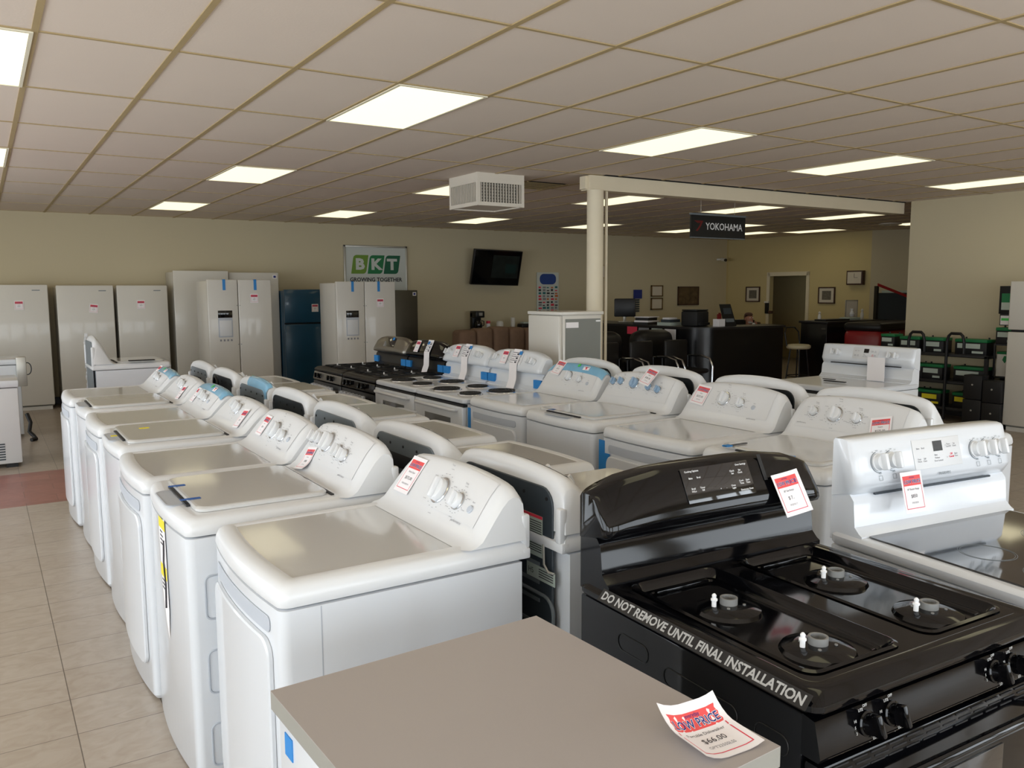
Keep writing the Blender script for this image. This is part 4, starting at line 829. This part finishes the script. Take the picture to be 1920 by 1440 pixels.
m = MB().box(-.12, -.0335, -.2, .5, -.033, .25, mi=0).box(.2, -.034, -.1, .45, -.0335, .08, mi=1); m.lathe([(.001, 0), (.07, .0), (.07, .001), (.001, .001)], (0, 0, 0), 12) if 0 else None
part('picture', m, ['screenpic', 'screenteal'], t, Ml=T_); part('wall_bracket', MB().box(-.1, .03, -.06, .1, .27, .06), 'iron', t)
t = thing('notice_board', 'tall poster with blue heading and many small sponsor logos on the back wall', 'poster', (10.12, 14.385, 0), 0)
part('sheet', MB().box(-.28, -.012, 1.2, .28, 0, 2.07), 'signbg', t)
m = MB(); m.loft([[V3(x, -y_, z) for x, z in rrect(.42, .22, .1, 6, 0, 1.93)] for y_ in (.0125, .0135)], mi=0); rnd = random.Random(3)
for r_i in range(9):
    for c_i in range(5):
        x = -.24+.105*c_i; z = 1.74-.062*r_i; m.box(x, -.0135, z, x+.05+.035*rnd.random(), -.0125, z+.022+.025*rnd.random(), mi=rnd.choice([1, 1, 2, 3, 4, 5]))
part('logo_prints', m, ['blue', 'ink', 'inkred', 'teal', 'inkgrey', 'orange'], t)
# hanging sign
t = thing('hanging_sign', 'black YOKOHAMA sign hanging on wires just beyond the ceiling beam', 'sign', (8.22, 7.8, 0), D(0))
part('panel', MB().box(-.5, -.012, 2.37, .5, .012, 2.655), 'signblk', t); part('rail', MB().box(-.51, -.018, 2.65, .51, .018, 2.675, .004).box(-.5, -.014, 2.36, .5, .014, 2.372), 'galvl', t)
for x in (-.32, .30): part('wire', MB().cyl((x, 0, 2.67), (x, 0, 2.896), .002, n=6), 'aluminium', t)
part('lettering', MB().text('YOKOHAMA', .125, frame((.10, -.0135, 2.51), (1, 0, 0), (0, -1, 0)), bold=.002, sx=.95), 'white', t)
m = MB(); F = frame((-.36, -.013, 2.52), (1, 0, 0), (0, -1, 0))
m.prism([(-.09, .06), (.0, .06), (.02, .03), (-.03, .03)], F, .001); m.prism([(.0, .06), (.07, .06), (.03, -.01), (.0, -.01), (.03, .04), (-.0, .03)], F, .001); m.prism([(.0, -.01), (.03, -.01), (-.02, -.07), (-.06, -.07)], F, .001); part('emblem', m, 'signred', t)

# ---------------------------------------------------------------- coffee counter and recliners
t = thing('console_cabinet', 'low black cabinet along the back wall under the poster', 'cabinet', (9.2, 13.75, 0), 0)
part('carcass', MB().box(-.95, .02, .05, 2.0, .62, .88, .006), 'counter', t); part('top', MB().box(-1.2, 0, .89, 2.05, .64, .93, .006), 'countertop', t)
part('leg', MB().box(-1.18, .05, 0, -1.12, .6, .89), 'counter', t)
CT = .93
t = thing('coffee_maker', 'black drip coffee maker at the left end of the cabinet by the back wall', 'coffee maker', (8.2, 14.05, CT), 0)
part('base', MB().box(-.1, -.13, 0, .1, .12, .03, .01), 'satin', t); part('tower', MB().box(-.1, .02, .03, .1, .12, .34, .01), 'satin', t); part('brew_head', MB().box(-.1, -.12, .24, .1, .12, .37, .015).box(-.03, -.122, .28, .05, -.118, .34, mi=1), ['satin', 'aluminium'], t)
c_ = part('carafe', MB().lathe([(.06, .032), (.075, .06), (.075, .12), (.05, .19), (.055, .205), (.001, .205)], (0, -.05, 0), 20), 'screen', t); part('handle', MB().tube([(.07, -.05, .18), (.12, -.05, .17), (.12, -.05, .09), (.07, -.05, .07)], .01), 'satin', c_)
def small(nm, lb, cat, pos, mb, mt_, grp=None, rz=0): return solo(nm, mb, mt_, lb, cat, grp, pos, rz)
small('sugar_canister', 'small red and white tin right of the coffee maker', 'tin', (8.45, 14.05, CT), MB().cyl((0, 0, 0), (0, 0, .12), .04).cyl((0, 0, .12), (0, 0, .17), .04, mi=1), ['paper', 'inkred'])
small('glass_jar', 'clear jar with white filling between tin and cup stack', 'jar', (8.72, 14.05, CT), MB().lathe([(.07, 0), (.07, .13), (.05, .16), (.001, .16)]), 'cup')
small('cup_stack', 'tall stack of white foam cups', 'cups', (9.03, 14.05, CT), MB().lathe([(.035, 0), (.045, .08)]+[(.045-.002*(k % 2), .08+.012*k) for k in range(12)]+[(.035, .225), (.001, .225)]), 'cup')
small('bread_box', 'small black rounded box with magazines on top', 'box', (9.33, 14.05, CT), MB().box(-.15, -.1, 0, .15, .1, .1, .03).box(-.08, -.06, .1, .08, .06, .13, mi=1), ['satin', 'labelg'])
for k in range(3): small('bottle', 'thin dark bottle, %s of three between the black box and the tool stand' % ('leftmost', 'middle one', 'rightmost')[k], 'bottle', (9.6+.12*k, 14.05, CT), MB().lathe([(.026, 0), (.026, .09), (.01, .13), (.01, .17), (.001, .17)], n=14), 'lead', 'thin dark bottles on the low cabinet')
t = thing('tool_stand', 'black wire stand full of upright tools on the low cabinet', 'stand', (10.02, 14.05, CT), 0)
part('basket', MB().box(-.1, -.08, 0, .12, .08, .12, .01), 'satin', t)
for k in range(5): part('tool', MB().tube([(-.08+.04*k, 0, .1), (-.1+.05*k, 0, .22+.03*(k % 3)), (-.08+.045*k, .01, .30-.03*(k % 2))], .011, 6), 'lead', t)
t = thing('brochure_rack', 'black brochure rack packed with dark leaflets beside the tool stand', 'rack', (10.40, 14.05, CT), 0)
part('rack_frame', MB().box(-.16, -.08, 0, .16, .08, .03).box(-.16, .06, 0, .16, .08, .27), 'satin', t)
for k in range(4): part('leaflet', MB().box(-.15+.078*k, -.05+.01*k, .03, -.085+.078*k, .02+.01*k, .24+.02*(k % 2)), ['ink', 'iron', 'wood', 'galv'][k], t)
def recliner(lb, loc, rz, mt_, w=1.0, h=1.02, sections=3, grp=None, nm='recliner'):
    t = thing(nm, lb, 'armchair' if sections < 4 else 'sofa', loc, rz, grp)
    part('base', MB().box(-w/2+.1, .05, .0, w/2-.1, .8, .30, .03), mt_, t); part('seat', MB().box(-w/2+.18, 0, .30, w/2-.18, .6, .48, .06, 3), mt_, t)
    for s in (-1, 1): part('arm', MB().box(s*(w/2-.18), 0, .06, s*w/2, .82, .62, .07, 3), mt_, t)
    b = MB(); n = 13; R = []
    for k in range(sections):
        a = -w/2+.06+(w-.12)*k/sections; c = a+(w-.12)/sections; hh = h-.05*abs((k+.5)/sections-.5)*2
        b.box(a+.002, .55, .40, c-.002, .90, hh, .07 if sections > 1 else .2, 3 if sections > 1 else 6)
    part('backrest', b, mt_, t); return t
recliner('brown suede sofa with a padded sectioned back seen from behind', (7.5, 12.9, 0), pi, 'sofa', 1.75, 1.08, 5, nm='sofa')
for x, y, rz, lb in ((8.05, 10.75, pi*.98, 'black leather recliner just right of the round column, back to the viewer'), (9.05, 10.75, pi*1.02, 'dark padded recliner with humped back in front of the reception counter')):
    recliner(lb, (x, y, 0), rz, 'leather', .96, 1.06, 1, 'dark recliners before the reception')
def waiting_chair(lb, loc, rz):
    t = thing('waiting_chair', lb, 'chair', loc, rz, 'black waiting chairs with curved arms')
    part('seat', MB().box(-.25, -.02, .42, .25, .46, .49, .03), 'leather', t); part('backrest', MB().box(-.24, .44, .5, .24, .50, .92, .03), 'leather', t)
    for s in (-1, 1):
        part('arm', MB().tube([(s*.29, .48, .66), (s*.29, .2, .68), (s*.29, .02, .64), (s*.29, -.05, .52), (s*.29, -.02, .02)], .016), 'chrome', t)
        part('leg', MB().tube([(s*.27, .46, .0), (s*.27, .48, .66)], .014), 'satin', t)
for x, y, rz, lb in ((7.85, 9.1, .1, 'black waiting chair right beside the round column'), (8.5, 9.1, .05, 'black waiting chair in the middle of the waiting row'), (9.15, 9.05, 0, 'black waiting chair with shiny arm nearest the curved counter')): waiting_chair(lb, (x, y, 0), rz+pi*0)

# ---------------------------------------------------------------- reception
t = thing('reception_counter', 'black L-shaped reception counter with rounded glossy corner', 'counter', (0, 0, 0), 0)
P = [(10.45, 13.2), (9.6, 13.2), (9.62, 9.9)]+[(9.95-.33*cos(a), 9.75-.33*sin(a)) for a in [pi/2*k/8 for k in range(9)]]+[(11.35, 9.25), (11.4, 9.85), (10.45, 9.95)]
m = MB().loft([[V3(x, y, z) for x, y in P] for z in (.0, 1.06)]); part('front', m, 'counter', t, ang=60)
m = MB().loft([[V3(x+(.02 if x > 10 else -.03), y+(.02 if y > 11 else -.03), z) for x, y in P] for z in (1.06, 1.095)]); part('countertop', m, 'countertop', t, ang=60)
t = thing('service_counter', 'straight black counter right of the stool', 'counter', (0, 0, 0), 0)
part('front', MB().box(12.5, 9.25, 0, 14.1, 9.8, 1.09, .006), 'counter', t); part('countertop', MB().box(12.47, 9.22, 1.09, 14.13, 9.83, 1.13, .006), 'countertop', t)
t = thing('bar_stool', 'black bar stool with cream seat between the two black counters', 'stool', (11.12, 8.75, 0), 0)
part('seat', MB().lathe([(.17, .74), (.19, .76), (.19, .79), (.16, .81), (.001, .815)]), 'stoolseat', t)
for k in range(4): a = pi/4+k*pi/2; part('leg', MB().tube([(.12*cos(a), .12*sin(a), .75), (.21*cos(a), .21*sin(a), 0)], .011), 'satin', t)
part('foot_ring', MB().tube([(.175*cos(2*pi*k/20), .175*sin(2*pi*k/20), .3) for k in range(20)], .009, 6, closed=True), 'satin', t)
part('back_hoop', MB().tube([(-.16, .1, .78), (-.17, .14, 1.0), (-.1, .17, 1.08), (.1, .17, 1.08), (.17, .14, 1.0), (.16, .1, .78)], .011), 'satin', t)
RC = 1.096
t = thing('computer_monitor', 'black computer monitor seen from behind on the reception counter', 'monitor', (10.22, 12.0, RC), D(-35))
part('casing', MB().box(-.20, -.03, .10, .20, .02, .44, .02), 'satin', t); part('stand', MB().box(-.03, .0, 0, .03, .05, .2, .01).box(-.12, -.05, 0, .12, .12, .015, .005), 'aluminium', t)
def pile(lb, x, y, rz, lay):
    t = thing('paper_pile', lb, 'papers', (x, y, RC), rz); z = 0
    for k, (w_, d_, h_, mt_) in enumerate(lay): part('layer', MB().box(-w_/2+.02*(k % 2), -d_/2, z, w_/2+.02*(k % 2), d_/2, z+h_), mt_, t); z += h_
pile('black tray and white papers heaped on the reception counter', 9.86, 11.0, .3, [(.4, .3, .04, 'satin'), (.38, .28, .03, 'paper'), (.30, .26, .05, 'satin'), (.34, .3, .015, 'paper')])
pile('grey folders left of the office machine on the reception counter', 9.9, 10.45, .1, [(.3, .3, .05, 'labelg'), (.26, .2, .05, 'galv'), (.2, .15, .03, 'paper')])
t = thing('receipt_printer', 'dark desktop printer on the corner of the reception counter', 'printer', (10.02, 9.98, RC), .2)
part('casing', MB().box(-.18, -.16, 0, .18, .16, .25, .03), 'iron', t); part('tray', MB().box(-.14, -.2, .02, .14, -.16, .06), 'satin', t); part('lid', MB().box(-.17, -.15, .25, .17, .15, .275, .01), 'satin', t)
t = thing('paper_bin', 'small box of upright cards right of the printer', 'box', (10.21, 9.62, RC), .1); part('box', MB().box(-.08, -.06, 0, .08, .06, .12), 'paper', t); part('card', MB().box(-.06, -.02, .12, .03, .0, .2).box(.0, .01, .12, .05, .02, .22), 'signred', t)
t = thing('counter_display', 'dark upright advertising stand on the reception counter', 'display stand', (10.44, 9.6, RC), .05)
part('card', MB().loft([[V3(x, y, z) for x, y, z in q] for q in (((-.13, -.02, 0), (.15, -.02, 0), (.10, .08, .36), (-.16, .08, .36)), ((-.13, .0, 0), (.15, .0, 0), (.10, .1, .36), (-.16, .1, .36)))]), 'lead', t); part('print', MB().box(-.11, -.006, .2, .08, -.002, .3, mi=0).box(-.1, -.012, .06, .1, -.008, .12, mi=1), ['galv', 'galvl'], t, Ml=Matrix.Rotation(-.27, 4, 'X') @ Matrix.Translation((0, -.018, 0)))
for k, (y, z0, z1, mt_, lb) in enumerate(((11.05, .93, 1.06, 'pink', 'bright pink slip taped below the counter edge'), (10.75, .9, 1.05, 'inkgrey', 'brownish leaflet taped to the counter beside the pink slip'), (10.42, .76, 1.05, 'labelg', 'pale printed flyer taped to the reception counter'), (10.10, .66, 1.05, 'paper', 'long white sheet taped nearest the rounded counter corner'))):
    solo('taped_sheet', MB().box(9.578, y-.13, z0, 9.584, y+.13, z1), mt_, lb, 'paper sheet', 'sheets taped to the reception counter')
# objects on the right side of the reception
t = thing('desk', 'low dark desk with papers seen between the two counters', 'desk', (13.6, 11.9, 0), 0); part('top', MB().box(-.9, -.35, .92, .6, .35, .96), 'counter', t); part('panel', MB().box(-.88, -.3, 0, .58, -.26, .92), 'counter', t)
solo('paper_pile', MB().box(-.2, -.12, 0, .2, .12, .02), 'paper', 'white papers on the low desk between the counters', 'papers', loc=(13.2, 11.7, .962))
solo('desk_clutter', MB().box(-.25, -.08, 0, .2, .1, .05, .02).box(-.1, -.05, .05, .05, .08, .1, .02), 'wood', 'dark red clutter on the low desk by the doorway', 'box', loc=(13.65, 11.95, .962))
t = thing('office_chair', 'black mesh office chair behind the reception opening', 'chair', (11.90, 10.78, 0), pi-.2); part('backrest', MB().box(-.24, 0, .62, .24, .05, 1.14, .03), 'satin', t); part('seat', MB().box(-.25, .04, .45, .25, .5, .52, .03), 'satin', t); part('column', MB().cyl((0, .25, .05), (0, .25, .45), .03), 'satin', t); part('foot', MB().box(-.3, .22, .02, .3, .28, .06).box(-.03, -.05, .02, .03, .55, .06), 'satin', t)
t = thing('desk_phone', 'dark telephone mounted beside the office doorway', 'telephone', (15.53, 13.2, 0), D(0)); part('handset', MB().box(-.02, -.1, 1.13, .02, .0, 1.38, .01), 'satin', t); part('base', MB().box(-.02, -.22, 1.13, .02, -.1, 1.2, .01).box(-.02, -.1, 1.38, .02, .02, 1.42, mi=1), ['wood', 'cup'], t)
for x, y, h_, r_, lb in ((12.75, 9.6, .17, .03, 'clear bottle at the left end of the straight counter'), (14.0, 9.6, .20, .03, 'small clear figurine at the right end of the straight counter')): solo('bottle', MB().lathe([(r_, 0), (r_, h_*.5), (r_*.5, h_*.7), (r_*.9, h_*.85), (.001, h_)], n=14), 'cup', lb, 'bottle', loc=(x, y, 1.131))
solo('paper_tray', MB().box(-.38, -.12, 0, .30, .12, .03, .005).box(.3, -.1, 0, .65, .1, .05, .01, mi=1), ['satin', 'labelg'], 'black tray and pale packets on the straight counter', 'tray', loc=(12.95, 9.45, 1.131))
t = thing('photo_frame', 'standing picture frame with white vase print on the straight counter', 'picture frame', (13.75, 9.65, 1.131), -.25); part('frame', MB().box(-.14, 0, 0, .14, .02, .36, .003), 'aluminium', t); part('picture', MB().box(-.12, -.003, .02, .12, 0, .34, mi=0), 'mattew', t); part('print', MB().lathe([(.03, .05), (.05, .1), (.02, .16), (.03, .2), (.001, .2)], (0, -.008, 0), 12), 'white', t)
t = thing('covered_sofa', 'red vinyl covered seat with black top beside the straight counter', 'sofa', (13.3, 8.3, 0), D(8))
part('shell', MB().box(-.8, 0, .05, 1.1, .7, 1.02, .12, 3), 'redv', t); part('top_cushion', MB().box(-.78, .02, .98, 1.1, .7, 1.13, .06, 3), 'leather', t)
t = thing('display_case', 'tall display case with grey glass and red sloping side panel by the right wall corner', 'display case', (14.55, 9.35, 0), D(-25))
part('glass', MB().box(-.3, 0, 0, .3, .05, 1.62), 'galv', t); m = MB().box(-.34, -.03, 0, -.3, .06, 1.75).box(.3, -.03, 0, .42, .06, 1.45); part('frame', m, ['satin'], t); part('side_panel', MB().prism([(.3, 0), (.48, 0), (.48, 1.42), (.3, 1.5)], frame((0, -.04, 0), (1, 0, 0), (0, -1, 0)), .02), 'redv', t); part('header', MB().prism([(-.34, 1.75), (.48, 1.45), (.48, 1.5), (-.34, 1.80)], frame((0, -.04, 0), (1, 0, 0), (0, -1, 0)), .02), 'redv', t)
t = thing('wall_board', 'pale grey wall panel above the red display case', 'sign', (15.9, 10.13, 0), 0)
part('board', MB().box(-.28, -.02, 1.30, .40, 0, 1.66), 'labelg', t, Ml=Matrix.Rotation(D(-52), 4, 'Z')); part('lettering', MB().text('TIRES', .08, frame((0, -.022, 1.58), (1, 0, 0), (0, -1, 0))), 'inkgrey', t, Ml=Matrix.Rotation(D(-52), 4, 'Z')) if 0 else None
# wall pictures on the office back wall (y) and side wall (x)
def framed(lb, cx, z0, z1, w_, fm, inner, mt=True, y=14.385, Mw=None, cat='picture', grp=None, nm='picture_frame'):
    t = thing(nm, lb, cat, (0, 0, 0), 0, grp); t.matrix_basis = Mw if Mw else Matrix.Translation((cx, y, 0)); b = .025
    m = MB()
    for q in ((-w_/2, z0, w_/2, z0+b), (-w_/2, z1-b, w_/2, z1), (-w_/2, z0, -w_/2+b, z1), (w_/2-b, z0, w_/2, z1)): m.box(q[0], -.025, q[1], q[2], 0, q[3])
    part('frame', m, fm, t); part('mat', MB().box(-w_/2+b, -.012, z0+b, w_/2-b, 0, z1-b), 'mattew' if mt else inner, t)
    if mt: q = .27*w_; zc_ = (z0+z1)/2; hh = (z1-z0)*.27; part('print', MB().box(-q, -.015, zc_-hh, q, -.012, zc_+hh), inner, t)
framed('upper small certificate in a brass frame on the office back wall', 13.2, 1.54, 1.80, .36, 'gold', 'mattew', False, grp='brass framed certificates')
framed('lower small certificate in a brass frame on the office back wall', 13.2, 1.24, 1.51, .36, 'gold', 'mattew', False, grp='brass framed certificates')
framed('wide dark brown landscape painting on the office back wall', 14.2, 1.33, 1.77, .68, 'wood', 'painting', False)
t = thing('wall_plaque', 'blue square plaque with striped ribbon hanging below it', 'plaque', (12.62, 14.385, 0), 0); part('plaque', MB().box(-.12, -.02, 1.50, .12, 0, 1.70), 'navy', t); m = MB()
for k in range(6): m.box(-.05, -.015, 1.20+.05*k, .05, 0, 1.235+.05*k)
part('ribbon', m, 'galv', t)
framed('thin pale wall notice right beside the round column', 11.62, 1.95, 2.25, .18, 'tbar', 'mattew', False)
ow = lambda s: frame(tuple(B+d*s-Vector((.012, 0)))+(0,), (d.x, d.y, 0), (0, 0, 1)) @ Matrix.Rotation(0, 4, 'Z')
def OW(s): p = B+d*s; a = math.atan2(-d.y, -d.x); return Matrix.Translation((p.x-.01, p.y, 0)) @ Matrix.Rotation(a, 4, 'Z')
framed('dark framed picture left of the office doorway', 0, 1.40, 1.76, .42, 'wood', 'photo', Mw=OW(3.05), grp='dark framed pictures beside the doorway')
framed('dark framed picture right of the office doorway under the clock', 0, 1.38, 1.74, .42, 'wood', 'photo', Mw=OW(1.02), grp='dark framed pictures beside the doorway')
t = thing('wall_clock', 'square dark wood wall clock on the office wall', 'clock', (0, 0, 0), 0); t.matrix_basis = OW(.30)
part('case', MB().box(-.19, -.10, 1.78, .19, 0, 2.08, .01), 'wood', t); part('face', MB().box(-.16, -.104, 1.81, .16, -.10, 2.05), 'mattew', t); part('hand', MB().box(-.003, -.108, 1.93, .003, -.105, 2.02).box(0, -.108, 1.928, .08, -.105, 1.934), 'ink', t)
t = thing('security_camera', 'small black and white camera high in the office corner', 'camera', (15.2, 14.28, 2.42), .6); part('housing', MB().cyl((0, 0, 0), (-.12, -.1, -.02), .04), 'cup', t); part('lens', MB().cyl((-.12, -.1, -.02), (-.14, -.117, -.024), .035), 'screen', t); part('bracket', MB().box(-.01, 0, -.02, .02, .12, .02), 'cup', t)

# ---------------------------------------------------------------- person behind the counter
def person():
    o = Vector((11.86, 10.45, 0)); t = thing('person', 'person seated behind the reception counter in a dark shirt holding something white to the chin', 'person', o, D(-12))
    J = {'pel': (0, .05, .62, .13), 'sp': (0, .03, .78, .125), 'ch': (0, .02, .93, .14), 'nk': (0, .0, 1.03, .055), 'hd0': (0, -.01, 1.10, .062), 'hd1': (0, -.012, 1.17, .078), 'hd2': (0, -.005, 1.225, .062),
         'sl': (-.17, .02, .97, .06), 'el': (-.23, -.02, .74, .042), 'wl': (-.12, -.2, .72, .028), 'hl': (-.08, -.26, .73, .03), 'sr': (.17, .02, .97, .06), 'er': (.22, -.10, .80, .042), 'wr': (.10, -.14, 1.0, .028), 'hr': (.06, -.13, 1.06, .028),
         'hipl': (-.09, -.02, .58, .085), 'kl': (-.1, -.42, .55, .06), 'al': (-.1, -.40, .1, .04), 'fl': (-.1, -.52, .05, .035), 'hipr': (.09, -.02, .58, .085), 'kr': (.1, -.42, .55, .06), 'ar': (.1, -.40, .1, .04), 'fr': (.1, -.52, .05, .035)}
    Ed = [('pel', 'sp'), ('sp', 'ch'), ('ch', 'nk'), ('nk', 'hd0'), ('hd0', 'hd1'), ('hd1', 'hd2'), ('ch', 'sl'), ('sl', 'el'), ('el', 'wl'), ('wl', 'hl'), ('ch', 'sr'), ('sr', 'er'), ('er', 'wr'), ('wr', 'hr'), ('pel', 'hipl'), ('hipl', 'kl'), ('kl', 'al'), ('al', 'fl'), ('pel', 'hipr'), ('hipr', 'kr'), ('kr', 'ar'), ('ar', 'fr')]
    for s, h, dx, dz in (('l', 'hl', (.02, -.06, 0), 0), ('r', 'hr', (-.01, -.0, .07), 0)):
        for k in range(5):
            b = J[h]; off = (k-2)*.016; n1 = 'f%s%d' % (s, k); ln = (.6, .9, 1, .95, .75)[k]
            J[n1] = (b[0]+dx[0]*ln+(off if s == 'l' else off*.3), b[1]+dx[1]*ln+(0 if s == 'l' else off), b[2]+dx[2]*ln-.01*(s == 'l'), .009); Ed.append((h, n1))
    ks = list(J); me = bpy.data.meshes.new('body'); me.from_pydata([J[k][:3] for k in ks], [(ks.index(a), ks.index(b)) for a, b in Ed], [])
    ob = bpy.data.objects.new('body', me); COL.objects.link(ob); md = ob.modifiers.new('s', 'SKIN'); ob.modifiers.new('b', 'SUBSURF').levels = 2
    for i, k in enumerate(ks): me.skin_vertices[0].data[i].radius = (J[k][3], J[k][3]); me.skin_vertices[0].data[i].use_root = k == 'pel'
    bpy.context.view_layer.update(); ev = bpy.data.meshes.new_from_object(ob.evaluated_get(bpy.context.evaluated_depsgraph_get()))
    ob.modifiers.clear(); ob.data = ev; ev.materials.clear(); ev.materials.append(M['skin']); ob.parent = t
    for p in ev.polygons: p.use_smooth = True
    # shirt: offset copy of the torso and upper arms
    bm = bmesh.new(); bm.from_mesh(ev); bm.normal_update()
    for v in bm.verts: v.co += v.normal*.008
    bmesh.ops.delete(bm, geom=[v for v in bm.verts if v.co.z > 1.035 or v.co.z < .56 or (abs(v.co.x) < .16 and v.co.y < -.13)], context='VERTS')
    sm = bpy.data.meshes.new('shirt'); bm.to_mesh(sm); bm.free(); sm.materials.append(M['cloth'])
    for p in sm.polygons: p.use_smooth = True
    part('shirt', sm, None, t)
    hm = MB(); hm.loft([[V3(r*cos(a)*.95, .012+r*sin(a)*(1.0), z) for a in [pi*(-.05)+pi*1.1*k/14 for k in range(15)]] for r, z in ((.074, 1.13), (.084, 1.17), (.083, 1.21), (.070, 1.25), (.04, 1.272), (.001, 1.278))], False, False, closed=False)
    hm.loft([[V3(r*cos(2*pi*k/18)*.95, .006+r*sin(2*pi*k/18)*1.02, z) for k in range(18)] for r, z in ((.078, 1.232), (.070, 1.256), (.045, 1.274), (.001, 1.28))], False, False); part('hair', hm, 'hair', t)
    part('beard', MB().lathe([(.02, 1.07), (.045, 1.085), (.05, 1.11), (.03, 1.125)], (0, -.045, 0), 16), 'beard', t)
    part('nose', MB().lathe([(.012, 1.145), (.013, 1.155), (.007, 1.185), (.002, 1.19)], (0, -.088, 0), 10), 'skin', t)
    part('mouth', MB().box(-.02, -.098, 1.115, .02, -.09, 1.122, .003), 'inkred', t)
    for s in (-1, 1):
        part('eye', MB().lathe([(.001, -.009), (.008, -.005), (.01, 0), (.008, .005), (.001, .009)], (s*.028, -.078, 1.182), 10), 'white', t)
        part('ear', MB().lathe([(.001, -.03), (.012, -.02), (.014, .01), (.001, .028)], (s*.078, -.0, 1.165), 10), 'skin', t)
    part('white_cup', MB().cyl((.02, -.125, 1.04), (.02, -.125, 1.09), .028), 'cup', t)
person()

# ---------------------------------------------------------------- battery racks on the right
def battery(lb, loc, rz=0, w_=.28, h_=.19, d_=.18, top='grassg', grp='batteries with green tops', lab='labelg'):
    t = thing('car_battery', lb, 'battery', loc, rz, grp)
    part('case', MB().box(-w_/2, -d_/2, 0, w_/2, d_/2, h_*.8, .006), 'lead', t); part('lid', MB().box(-w_/2-.003, -d_/2-.003, h_*.8, w_/2+.003, d_/2+.003, h_, .006), top, t)
    for s in (-1, 1): part('terminal', MB().cyl((s*w_*.36, d_*.3, h_), (s*w_*.36, d_*.3, h_+.02), .011, n=10), 'lead', t)
    part('label', MB().box(-w_*.42, -d_/2-.004, h_*.42, w_*.3, -d_/2-.001, h_*.72, mi=0).box(w_*.05, -d_/2-.004, h_*.12, w_*.4, -d_/2-.001, h_*.26, mi=0), lab, t)
t = thing('battery_rack', 'black three-tier battery rack with hooped tube handles', 'rack', (10.62, 6.0, 0), R1)
RK = []
for k in range(3):
    z = (.17, .51, .86)[k]; part('shelf', MB().box(-.62, -.22, z-.03, .62, .22, z, .004).box(-.62, -.22, z, .62, -.20, z+.012), 'satin', t)
for hx in (-.30, .22):
    part('handle', MB().tube([(hx-.11, -.235, .02), (hx-.11, -.235, 1.02), (hx-.09, -.235, 1.10), (hx-.06, -.235, 1.13), (hx+.06, -.235, 1.13), (hx+.09, -.235, 1.10), (hx+.11, -.235, 1.02), (hx+.11, -.235, .88)], .019), 'satin', t)
for sx in (-.6, .6): part('post', MB().box(sx-.02, .18, 0, sx+.02, .22, .86).box(sx-.02, -.22, 0, sx+.02, -.18, .86), 'satin', t)
nm_ = ('bottom', 'middle', 'top')
for k, z in enumerate((.17, .51, .86)):
    for q, (yy, nl) in enumerate(((6.47, 'far end'), (6.14, 'between the handles'), (5.65, 'near end'))):
        if k < 2 and q == 0: yy = 6.42
        battery('green-topped battery on the %s tier, %s' % (nm_[k], nl), (10.60, yy, z), R1, .40 if q == 2 else .28, .20, .20, lab='yellow' if k == 0 else 'labelg')
battery('plain dark battery with green lid standing beyond the rack on a box', (10.60, 6.79, .90), R1, .2, .18, .2)
solo('crate', MB().box(-.1, -.15, 0, .1, .15, .898, .004), 'lead', 'tall black crate beyond the battery rack', 'crate', loc=(10.6, 6.79, 0))
t = thing('battery_rack', 'thin wire battery rack with upper shelf next to the white refrigerator', 'rack', (10.70, 5.235, 0), R1)
for z in (.62, 1.02): part('shelf', MB().box(-.13, -.2, z-.02, .13, .2, z), 'satin', t)
for sx in (-.12, .12): part('post', MB().box(sx-.01, -.2, 0, sx+.01, -.18, 1.0).box(sx-.01, .18, 0, sx+.01, .2, 1.02), 'satin', t)
part('hoop', MB().tube([(-.12, .19, 1.0), (-.11, .19, 1.08), (-.06, .19, 1.12), (.06, .19, 1.12), (.11, .19, 1.08), (.12, .19, 1.0)], .008), 'satin', t)
t = thing('display_board', 'dark framed battery display sign on top of the wire rack', 'sign', (10.55, 5.23, 1.385), R1); part('board', MB().box(-.13, 0, .0, .13, .03, .34, .004), 'lead', t); part('print', MB().box(-.10, -.003, .05, .10, 0, .2, mi=0).box(-.10, -.0035, .14, .10, -.0005, .25, mi=1), ['labelg', 'bkt2'], t)
battery('battery with white card above the green lid, on the wire rack top', (10.60, 5.23, 1.02), R1, .25, .20, .18)
t = thing('leaflet_box', 'white printed leaflet box on the wire rack below the display sign', 'box', (10.55, 5.23, 1.245), R1); part('box', MB().box(-.1, -.02, 0, .1, .06, .14), 'lead', t); part('print', MB().box(-.09, -.023, .01, .09, -.02, .12, mi=0).box(-.08, -.025, .06, .08, -.023, .09, mi=1), ['paper', 'green'], t)
t = thing('battery_carton', 'white battery carton with green leaf mark on the middle shelf', 'box', (10.62, 5.235, .62), R1); part('carton', MB().box(-.12, -.06, 0, .12, .12, .27), 'cup', t); part('leaf_mark', MB().prism([(-.03, .0), (0, -.04), (.035, .01), (.03, .05), (-.01, .05)], frame((-.02, -.061, .2), (1, 0, 0), (0, -1, 0)), .001), 'bkt2', t); part('lid', MB().box(-.12, -.06, .27, .12, .12, .30, .004), 'grassg', t)
for (y, z, h_, lb) in ((5.44, 0, .34, 'black plastic case at floor level, far one of the low stack'), (5.205, 0, .32, 'black plastic case at floor level beside the white refrigerator'), (5.44, .342, .30, 'black plastic case on top of the far floor case'), (5.205, .322, .27, 'black plastic case under the carton shelf')):
    t = thing('storage_case', lb, 'case', (10.30, y, z), R1, 'black cases stacked by the right wall'); part('body', MB().box(-.112, -.1, 0, .112, .07, h_-.004, .008), 'lead', t); part('latch', MB().cyl((.0, -.105, h_*.6), (.0, -.1, h_*.6), .011, n=10), 'aluminium', t)
